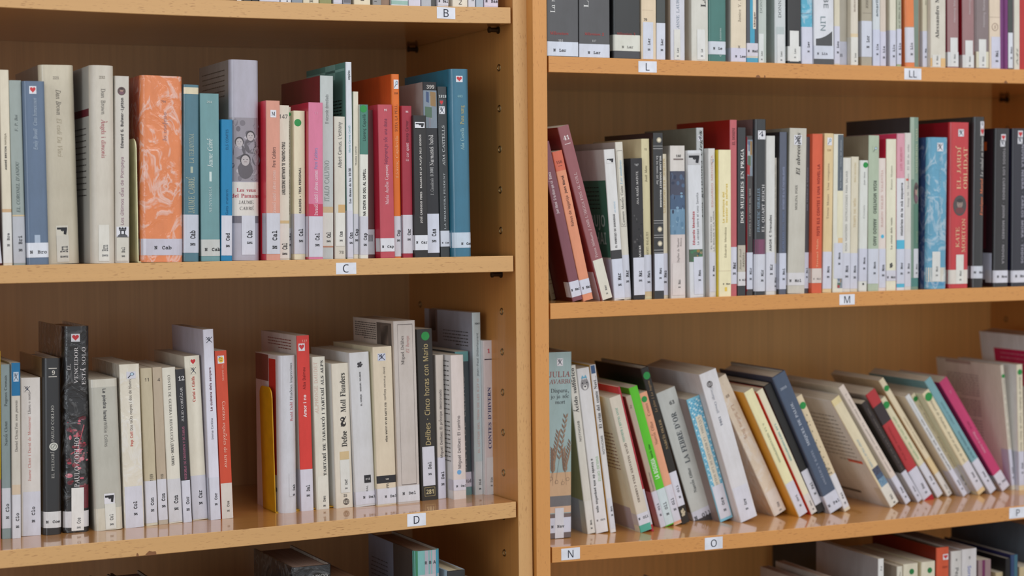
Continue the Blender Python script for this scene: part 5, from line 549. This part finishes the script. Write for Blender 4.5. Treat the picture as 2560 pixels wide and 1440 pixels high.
        for _ in range(34):
            u, v = rnd.uniform(.1, .9), rnd.uniform(0, 1); P.circ(X(u), Z(v), W*rnd.uniform(.05, .16), rnd.choice([(120,24,40), (168,40,62), (92,18,34), (196,84,104)]), 3, 9, H*rnd.uniform(.01, .035), rnd.random())
        for k in range(5): P.line(X(rnd.random()), Z(rnd.random()), X(rnd.random()), Z(rnd.random()), W*.05, (168, 40, 62), 4)
    elif kind == 'swirl':
        P.circ(X(.5), Z(.32), W*.34, (46, 42, 42), 5, 14, H*.24); P.circ(X(.42), Z(.72), W*.3, (46, 42, 42), 5, 14, H*.2); P.circ(X(.6), Z(.4), W*.13, bg, 6, 10, H*.1); P.circ(X(.34), Z(.7), W*.12, bg, 6, 10, H*.08)
        P.line(X(.2), Z(.1), X(.85), Z(.95), W*.1, (46, 42, 42), 5)
    elif kind == 'ball':
        P.ring(cx, cz, W*.46, W*.07, (70, 60, 56), 5, 22, H*.46)
        for v in (.3, .5, .7): P.line(X(.12), Z(v), X(.88), Z(v), H*.07, (70, 60, 56), 6)
        P.ring(cx, cz, W*.2, W*.06, (70, 60, 56), 6, 14, H*.44)
    elif kind == 'logo':
        for u, v, q in ((.3,.6,.2), (.6,.75,.16), (.55,.35,.22), (.8,.5,.12), (.25,.25,.14)): P.circ(X(u), Z(v), W*q, (60, 58, 62) if bg[0] > 120 else (196, 186, 160), 5, 12, H*q)
    elif kind == 'frame':
        k = (104, 92, 90)
        for a, b, c, d in ((0, 1, 0, .004), (0, 1, .996, 1)): P.band(X(a), X(b), Z(c), Z(d), k, 4)
        for a in (0, 1): P.band(X(a)-.12, X(a)+.12, z0, z1, k, 4)
    elif kind == 'box281':
        P.text('281', 'SB', (206, 192, 148), 6, cx, cz, cap=H*.5, length=W*.7, d='h')
        P.band(x0, x1, z1-.4, z1, (190, 172, 120), 5); P.band(x0, x1, z0, z0+.4, (190, 172, 120), 5); P.band(x0, x0+.4, z0, z1, (190, 172, 120), 5); P.band(x1-.4, x1, z0, z1, (190, 172, 120), 5)
    elif kind == 'sun':
        P.circ(cx, cz, W*.24, (236, 226, 200), 5, 18)
        for i in range(14):
            t = 2*math.pi*i/14; P.line(cx+W*.24*math.cos(t), cz+W*.24*math.sin(t), cx+W*.46*math.cos(t), cz+W*.46*math.sin(t), W*.09, (226, 214, 186), 5)
    elif kind == 'trees':
        for _ in range(22): P.circ(X(rnd.random()), Z(rnd.random()), W*rnd.uniform(.05, .13), rnd.choice([(44,44,46), (84,82,82), (34,34,36)]), 3, 8, H*rnd.uniform(.01, .04))
    elif kind == 'sea':
        P.band(x0, x1, z0, Z(.4), (112, 146, 172), 3); P.band(x0, x1, Z(.4), Z(.62), (74, 96, 124), 3); P.band(x0, x1, Z(.62), z1, (74, 78, 96), 3)
        for _ in range(26):
            v = rnd.random(); P.circ(X(rnd.uniform(.08, .92)), Z(.02+v*.96), W*rnd.uniform(.04, .12), rnd.choice([(54,62,84), (84,104,132), (128,160,184)] if v > .35 else [(136,168,188), (96,132,160)]), 4, 9, H*rnd.uniform(.015, .05))
    elif kind == 'leafpic':
        P.band(x0, x1, z0, z1, (74, 96, 74), 3)
        for _ in range(12): P.circ(X(rnd.uniform(.1, .9)), Z(rnd.uniform(.1, .9)), W*rnd.uniform(.06, .14), rnd.choice([(150,120,60), (60,120,80), (40,60,70), (170,150,110)]), 4, 8, H*rnd.uniform(.06, .14))
    elif kind == 'curve':
        n = 10; top = [(X(i/n), Z(.42+.58*(i/n)**2.2)) for i in range(n+1)]
        for a, b in zip(top, top[1:]): P.face([(a[0], z0), (b[0], z0), b, a], bg, 3)
    elif kind == 'wheat':
        k = (122, 92, 70)
        for sx, sz, ex, ez in ((.1,.05,.45,.75), (.3,.02,.75,.98), (.55,.0,.95,.6), (.2,.0,.2,.5), (.75,.0,.6,.5)):
            P.line(X(sx), Z(sz), X(ex), Z(ez), .35, k, 4)
            for i in range(9):
                t = .35+.65*i/9; mx, mz = sx+(ex-sx)*t, sz+(ez-sz)*t
                for d in (-1, 1):
                    P.face([(X(mx), Z(mz)), (X(mx+d*.08), Z(mz+.035)), (X(mx+d*.1), Z(mz+.08)), (X(mx+d*.02), Z(mz+.045))], (150, 116, 88) if d > 0 else k, 5)
        for u, v in ((.12, .1), (.35, .05), (.8, .08), (.6, .03)): P.ring(X(u), Z(v), W*.07, .35, k, 5, 12)
    elif kind == 'dog':
        g = (150, 148, 150)
        P.circ(cx, Z(.4), W*.42, g, 5, 16, H*.34); P.circ(cx, Z(.26), W*.2, (226, 224, 222), 6, 12, H*.16); P.circ(cx, Z(.3), W*.09, (50, 48, 52), 7, 10, H*.06)
        for u in (.28, .72): P.circ(X(u), Z(.52), W*.07, (46, 44, 48), 7, 8, H*.05); P.face([(X(u-.14), Z(.6)), (X(u+.14), Z(.6)), (X(u), Z(.82))], g, 5)
        P.face([(X(.2), Z(.8)), (X(.8), Z(.8)), (X(.66), Z(1)), (X(.5), Z(.86)), (X(.34), Z(1))], (110, 176, 206), 6)
    elif kind == 'dots':
        for i in range(5):
            for j in range(46): P.circ(X((i+.5+(j % 2)*.4)/5.4), Z((j+.5)/46), W*.055, (74, 156, 196) if (i+j) % 3 else (226, 236, 240), 1, 6)
    elif kind == 'specks':
        for _ in range(40): P.circ(X(rnd.random()**2), Z(rnd.random()), W*rnd.uniform(.05, .14), (66, 58, 50), 3, 6, H*rnd.uniform(.006, .016))
    elif kind == 'redline':
        P.band(x0, x1, z0, z1, bg, 2)
    elif kind == 'ring':
        P.ring(cx, cz, W*.46, W*.06, (140, 112, 96), 5, 20, min(W*.5, H*.46)); P.text('S', 'I', (140, 112, 96), 6, cx, cz, cap=H*.4, d='h')
    elif kind == 'barcode':
        for i in range(9): P.band(X(i/9), X(i/9+.06), z0, z1, (56, 58, 66), 6)
    elif kind == 'cbarcode':
        for i in range(6): P.side(.03+i*.02, .042+i*.02, z0, z1, (60, 62, 70), 6, D)
    elif kind == 'covtext':
        for k, t in enumerate(('EMBRUJO', 'SHANGHAI')):
            V, F, L, ch = layout(t, 'SB'); sz = 15/ch; dz = z1-18-k*22
            o = len(P.V); P.V += [(-.0004, (10+(L-a)*sz*.8)/1000, (dz+b*sz)/1000) for a, b in V]
            P.F += [tuple(o+i for i in reversed(q)) for q in F]; P.K += [lin((150, 176, 164))]*len(F)

STICKERS = ('heart', 'X', 'gun', 'glass', 'Mbox', 'smile', 'rook')
def build_book(rec, n):
    rn, case, label, kind, g, X0, Y, Z0, th, w, h, D, r, col, cc, pg, items = rec
    rnd = random.Random(n*31+5); hard = kind == 'h'
    th = math.radians(th)
    M = CASE[case] @ Matrix.Translation((X0/1000, Y/1000, Z0/1000)) @ Matrix.Rotation(-th, 4, 'Y')
    root = empty('hardcover_book' if hard else 'paperback_book', M)
    tag(root, label, 'book', GROUPS[rn])
    if r is None: r = min(w*.3, 2.2 if hard else 1.4)
    r = min(r, w*.45); t = min(2.4 if hard else .55, w*.18)
    # cover: U-shaped section (board, rounded spine, board) swept up the height
    P = Deco(w, h, r); r = P.r
    arc = [(0.0, D), (0.0, r)]+[(r-r*math.cos(a), r-r*math.sin(a)) for a in (math.radians(q) for q in (15, 30, 45, 60, 75, 90))]
    arc += [(w-x, y) for x, y in reversed(arc)]
    ri = max(r-t, .1)
    inn = [(t, D), (t, t+ri)]+[(t+ri-ri*math.cos(a), t+ri-ri*math.sin(a)) for a in (math.radians(q) for q in (15, 30, 45, 60, 75, 90))]
    inn += [(w-x, y) for x, y in reversed(inn)]
    k = len(arc); V = []; F = []; K = []
    for zz in (0, h):
        V += [(x/1000, y/1000, zz/1000) for x, y in arc]; V += [(x/1000, y/1000, zz/1000) for x, y in inn]
    cs, cb = lin(col), lin(cc)  # some side and page colours keep part of the shade falling on them
    lo_o, lo_i, hi_o, hi_i = 0, k, 2*k, 3*k
    for i in range(k-1):
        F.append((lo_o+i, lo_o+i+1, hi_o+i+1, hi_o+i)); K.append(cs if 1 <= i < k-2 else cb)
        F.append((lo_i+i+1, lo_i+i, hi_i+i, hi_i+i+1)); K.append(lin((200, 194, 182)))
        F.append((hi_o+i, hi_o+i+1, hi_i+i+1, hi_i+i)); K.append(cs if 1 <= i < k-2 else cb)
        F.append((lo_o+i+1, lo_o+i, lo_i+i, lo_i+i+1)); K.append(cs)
    for e in (0, k-1):
        q = (lo_o+e, hi_o+e, hi_i+e, lo_i+e); F.append(q if e == 0 else q[::-1]); K.append(cb)
    mesh_obj('cover', V, F, PAPER[max(g, 1)], root, K, smooth=40)
    # page block
    ins = 3.2 if hard else .3; pc = lin(pg or (206, 196, 176))
    v, f = box(t/1000, (w-t)/1000, (t+ri*.6)/1000, (D-(3 if hard else .4))/1000, (ins if hard else .2)/1000, (h-ins)/1000)
    mesh_obj('page_block', v, f, PAGES, root, [pc]*6)
    T = Deco(w, h, r)
    for it in items:
        q = it[0]
        if q == 'B': P.band(max(0, it[4])*w, it[5]*w, it[1], it[2], it[3], 2)
        elif q == 'D':
            rd = min(it[3], w*.47); S_ = Deco(w, h, r); S_.circ(min(max(it[2]*w, rd), w-rd), it[1], rd, it[4], 4, 24, flat=True)
            S_.obj('round_sticker', PAPER[1], root)
        elif q == 'M' and it[1] in STICKERS:
            S_ = Deco(w, h, r); mark(S_, it[1], it[4]*w, it[5]*w, it[2], it[3], it[6], rnd, D); S_.obj('genre_sticker', PAPER[1], root)
        elif q == 'M': mark(P, it[1], it[4]*w, it[5]*w, it[2], it[3], it[6], rnd, D)
        elif q == 'C': P.side(it[3], it[4], it[1], it[2], it[5], 2, D)
        elif q == 'L':
            _, z0, z1, d0, d1, nl, lc = it; z1 = min(z1, h-4)
            for i in range(nl):
                zc = z1-(z1-z0)*(i+.5)/nl; d = d0
                while d < d1-.02:
                    L = rnd.uniform(.02, .07); P.side(d, min(d+L, d1), zc-.55, zc+.55, lc, 4, D); d += L+.012
                    if i == nl-1 and d > (d0+d1)/2: break
        elif q == 'T':
            _, s, z0, z1, c, f_, sz, u, d = it; T.text(s, f_, c, 8, u*w, z0, cap=max(.8, sz*w*.88), length=z1-z0, d=d)
        elif q == 'H':
            _, s, z, c, f_, u0, u1 = it; T.text(s, f_, c, 8, (u0+u1)/2*w, z, length=(u1-u0)*w, d='h')
        elif q == 'S':
            _, s, z0, z1, c, u0, u1, hz, ty, sz, tc, tu = it
            S_ = Deco(w, h, r); S_.band(u0*w, u1*w, max(0, z0), z1, c, 6 if u1-u0 > .8 else 9)
            if u0 == 0 and u1 == 1:
                S_.side(-r/(D-r)*0, .1, max(0, z0), z1, tuple(int(x*.97) for x in c), 6, D)
            so = S_.obj('call_label', PAPER[2 if g >= 2 else 1], root)
            if s:
                L_ = Deco(w, h, r)
                if hz is not None:
                    cap = sz*w; cx = (u0+(u1-u0)*tu)*w
                    V2, F2, LL, ch = layout(s, 'M'); length = min(LL*cap/ch*.86, (u1-u0)*w*.86)
                    L_.text(s, 'M', tc, 12, min(max(cx, u0*w+length/2+.2), u1*w-length/2-.1), hz, cap=cap*.86, length=length, d='h')
                elif ty: L_.text(s, 'M', tc, 12, (u0+(u1-u0)*.58)*w, ty[0], cap=max(1.2, sz*w*.98), length=ty[1]-ty[0], d='u')
                L_.obj('call_number', PAPER[0], so)
    P.obj('printed_design', PAPER[max(g, 1)], root)
    T.obj('title_lettering', PAPER[max(g, 1) if g < 3 else 2], root)

GROUPS = {'B': 'books on the shelf tagged B', 'C': 'books on the shelf tagged C', 'D': 'books on the shelf tagged D', 'E': 'books below the shelf tagged D', 'L': 'books on the shelf tagged L', 'M': 'books on the shelf tagged M', 'N': 'books on the shelf tagged N', 'P': 'books below the shelf tagged N'}

# ------------------------------------------------------------------ room shell
FLOORZ = -1.42
v, f = box(-4, 5, -5, .46, FLOORZ-.05, FLOORZ)
o = mesh_obj('floor', v, f, plain('floor_tiles', (158, 138, 116), .5)); tag(o, kind='structure')
v, f = box(-4, 5, .46, .56, FLOORZ, 1.9)
o = mesh_obj('wall_back', v, f, plain('wall_paint', (205, 198, 186), .8)); tag(o, kind='structure')

# ------------------------------------------------------------------ bookcases
def sagz(case, zi, X):
    s = SAGS.get(zi, (.003, .003))[case]; u = (X+WID/2)/(WID/2) if case == 0 else (X-WID/2)/(WID/2)
    return -s*max(0, 1-u*u)
def make_ring(parent, x, y, z, sgn):
    """brass sleeve lining a shelf pin hole in the panel face"""
    V, F, n = [], [], 16; R = (.0030, .0046)
    prof = [(R[1], 0), (R[1]-.0004, .0006), (R[0]+.0003, .0007), (R[0], 0), (R[0], -.0005)]
    for i in range(n):
        a = 2*math.pi*i/n
        for rr_, d in prof: V.append((d*sgn, rr_*math.cos(a), rr_*math.sin(a)))
    m = len(prof)
    for i in range(n):
        j = (i+1) % n
        for q in range(m-1): F.append((i*m+q, j*m+q, j*m+q+1, i*m+q+1))
    V.append((-.0003*sgn, 0, 0)); c = len(V)-1
    mi = [0]*len(F)
    for i in range(n): F.append((i*m+m-1, ((i+1) % n)*m+m-1, c)); mi.append(1)  # dark disc painted for the shade inside the hole
    if 'sleeve%d' % sgn not in RINGS:
        me = bpy.data.meshes.new('pin_hole_sleeve'); me.from_pydata(V, [], F); me.materials.append(BRASS); me.materials.append(HOLE); me.polygons.foreach_set('material_index', mi); RINGS['sleeve%d' % sgn] = me
    o = bpy.data.objects.new('pin_hole_sleeve', RINGS['sleeve%d' % sgn]); link(o, parent); o.location = (x, y, z); return o
RINGS = {}
def lathe_x(prof, n=14):
    V, F = [], []
    for x, r_ in prof:
        for i in range(n): a = 2*math.pi*i/n; V.append((x, r_*math.cos(a), r_*math.sin(a)))
    for k in range(len(prof)-1):
        for i in range(n): j = (i+1) % n; F.append((k*n+i, k*n+j, (k+1)*n+j, (k+1)*n+i))
    F.append(tuple(range(n))); F.append(tuple(reversed(range((len(prof)-1)*n, len(prof)*n)))); return V, F
def make_case(case):
    M = CASE[case]; s = -1 if case == 0 else 1
    root = empty('bookcase', M @ Matrix.Translation((s*WID/2, 0, ZBOT)))
    tag(root, ('beech laminate bookcase at left whose shelves are tagged B, C and D', 'more orange beech bookcase at right with shelves tagged L to P')[case], 'bookcase', 'beech library bookcases')
    ec = ((212, 166, 110), (214, 152, 86))[case]; fc = ((202, 140, 74), (216, 150, 76))[case]; bc = ((212, 164, 112), (250, 196, 118))[case]; dk = ((158, 112, 68), (160, 100, 54))[case]
    eV = wood('beech_edge_upright', ec, dk, 2, rough=.5, amount=.05); eH = wood('beech_edge_level', ec, dk, 0, rough=.5, amount=.05)
    fV = wood('beech_face_upright', fc, dk, 2, False, .45, .16, .2); bV = wood('beech_back_panel', bc, dk, 2, False, .5, .16, .1); fH = wood('beech_face_level', fc, dk, 0, False, .35, .14, 1.0)
    off = Vector((s*WID/2, 0, ZBOT))
    def part(name, v, f, mats, midx, smooth=None, par=None):
        return mesh_obj(name, [tuple(Vector(p)-off) for p in v], f, mats, par or root, midx=midx, smooth=smooth)
    xr = (-WID, 0) if case == 0 else (0, WID)
    for x0, x1 in ((xr[0]-THK, xr[0]), (xr[1], xr[1]+THK)):
        # side panel with a small round on its front arrises
        b = .0007; pr = [(x0, DEPTH+.008), (x0, b), (x0+b*.3, b*.3), (x0+b, 0), (x1-b, 0), (x1-b*.3, b*.3), (x1, b), (x1, DEPTH+.008)]
        V = [(x, y, ZBOT) for x, y in pr]+[(x, y, ZTOP) for x, y in pr]; n = len(pr); F = []; mi = []
        for i in range(n):
            j = (i+1) % n; F.append((i, j, n+j, n+i)); mi.append(1 if 1 <= i < n-2 else 0)
        F += [tuple(reversed(range(n))), tuple(range(n, 2*n))]; mi += [0, 0]
        sp = part('side_panel', V, F, [fV, eV], mi)
        if x0 >= -.5*WID and x0 > xr[0]:
            for k in range(-11, 9):
                if k % 6 == 0: continue
                for y in (HY, HYB): make_ring(sp, x0-off.x-.0001, y, k*.05-ZBOT, -1)
    v, f = box(xr[0], xr[1], DEPTH, DEPTH+.008, ZBOT, ZTOP); part('back_panel', v, f, [bV], None)
    v, f = box(xr[0], xr[1], .02, .038, ZBOT, -1.2-.002); part('plinth_board', v, f, [fV], None)
    for zi in range(-4, 3):
        z = zi*.3; V = []; F = []; mi = []; n = 24; xa, xb = xr[0]+GAP, xr[1]-GAP; b = .0006
        sec = [(DEPTH-.001, 0), (REC+b, 0), (REC, b), (REC, SHT-b), (REC+b, SHT), (DEPTH-.001, SHT)]
        for i in range(n+1):
            x = xa+(xb-xa)*i/n; q = sagz(case, zi, x)
            V += [(x, y, z+zz+q) for y, zz in sec]
        m = len(sec)
        for i in range(n):
            for j in range(m):
                k = (j+1) % m; F.append((i*m+j, i*m+k, (i+1)*m+k, (i+1)*m+j)); mi.append(1 if 1 <= j <= 3 else 0)
        F += [tuple(range(m)), tuple(reversed(range(n*m, n*m+m)))]; mi += [0, 0]
        sh = part('shelf', V, [tuple(reversed(q)) for q in F], [fH, eH], mi)
        for xp, sg in ((xr[0], 1), (xr[1], -1)):
            for y in (HY, HYB):
                V, F = lathe_x([(0, .0046), (.0012*sg, .0046), (.0012*sg, .0028), (.011*sg, .0028), (.0115*sg, .0038), (.0135*sg, .0038), (.014*sg, .003)])
                if sg < 0: F = [tuple(reversed(q)) for q in F]
                po = mesh_obj('shelf_pin', V, F, DARKPIN, sh, smooth=40); po.location = (xp-off.x, y, z-.0040-ZBOT)
        for nm, cs, zt, x, zc, ww, hh in TAGS:
            if cs == case and zt == zi:
                q = z+sagz(case, zi, x/1000)+zc/1000; x /= 1000; ww /= 2000; hh /= 2000; y = REC
                sl = -.0
                v, f = box(x-ww, x+ww, y-.0003, y-.00002, q-hh, q+hh)
                tg = part('shelf_tag', v, f, [WHITE], None, par=sh); tag(tg, 'white paper tag printed %s' % nm)
                V2, F2, L, ch = layout(nm, 'S'); cap = .0093; sc = cap/ch
                cx = x + {'C': -.0005}.get(nm, 0)
                part('letter', [(cx-L*sc/2+a*sc, y-.0005, q-cap/2+bb*sc) for a, bb in V2], F2, [INK], None, par=tg)
    for k, (cs, zi, cx, cz, cw) in enumerate(CHIPS):
        if cs != case: continue
        q = zi*.3+sagz(case, zi, cx); rnd = random.Random(k); n = 9
        pts = [(cx+cw*math.cos(a)*rnd.uniform(.7, 1.1), max(.0, cz+.0035*math.sin(a)*rnd.uniform(.5, 1.1))) for a in (2*math.pi*i/n for i in range(n))]
        part('edge_chip', [(a, REC-.00006, q+b) for a, b in pts], [tuple(range(n))], [DARKCHIP], None)
    return root
CHIPS = [(1, 1, .2975, .001, .0035), (1, 1, .3075, .0005, .0015), (1, 1, .6915, .001, .003), (0, -1, -.4535, .002, .007), (0, -1, -.469, .001, .0015), (0, 1, -.556, .015, .0012)]
DARKCHIP = plain('worn_core', (138, 92, 58), .8)
ZBOT = FLOORZ; ZTOP = .66
make_case(0); make_case(1)

# ------------------------------------------------------------------ bookends (bent sheet steel: plate and foot)
def bookend(x, y0, y1, z, h, foot, mat, label, lean=0):
    M = ML @ Matrix.Translation((x, y0, z)) @ Matrix.Rotation(math.radians(lean), 4, 'Y')
    root = empty('bookend', M); tag(root, label, 'bookend', 'metal bookends')
    t = .0011; d = y1-y0; rc = .012
    pts = [(0, 0), (d, 0), (d, h-rc)]+[(d-rc+rc*math.cos(a), h-rc+rc*math.sin(a)) for a in (math.radians(q) for q in (22, 45, 68, 90))]+[(rc-rc*math.sin(a), h-rc+rc*math.cos(a)) for a in (math.radians(q) for q in (0, 22, 45, 68, 90))]
    n = len(pts); V = [(0, a, b) for a, b in pts]+[(t, a, b) for a, b in pts]
    F = [tuple(reversed(range(n))), tuple(range(n, 2*n))]+[(i, (i+1) % n, n+(i+1) % n, n+i) for i in range(n)]
    mesh_obj('upright_plate', V, F, mat, root)
    v, f = box(0, foot, 0, d, -.0002, .0009)
    fo = mesh_obj('foot_plate', v, f, mat, root)
    return root
bookend(-.2797, .090, .136, -.3+SHT+sagz(0, -1, -.28)+.0004, .150, .105, YELLOW, 'bright yellow metal bookend holding up the row on shelf D', -1.0)
bookend(-.4600, .0125, .10, SHT+sagz(0, 0, -.46)+.0004, .137, .05, PALEY, 'pale yellow bookend beside the thick orange hardcover on shelf C')

for n_, rec_ in enumerate(BOOKS): build_book(rec_, n_)
bpy.context.view_layer.update()
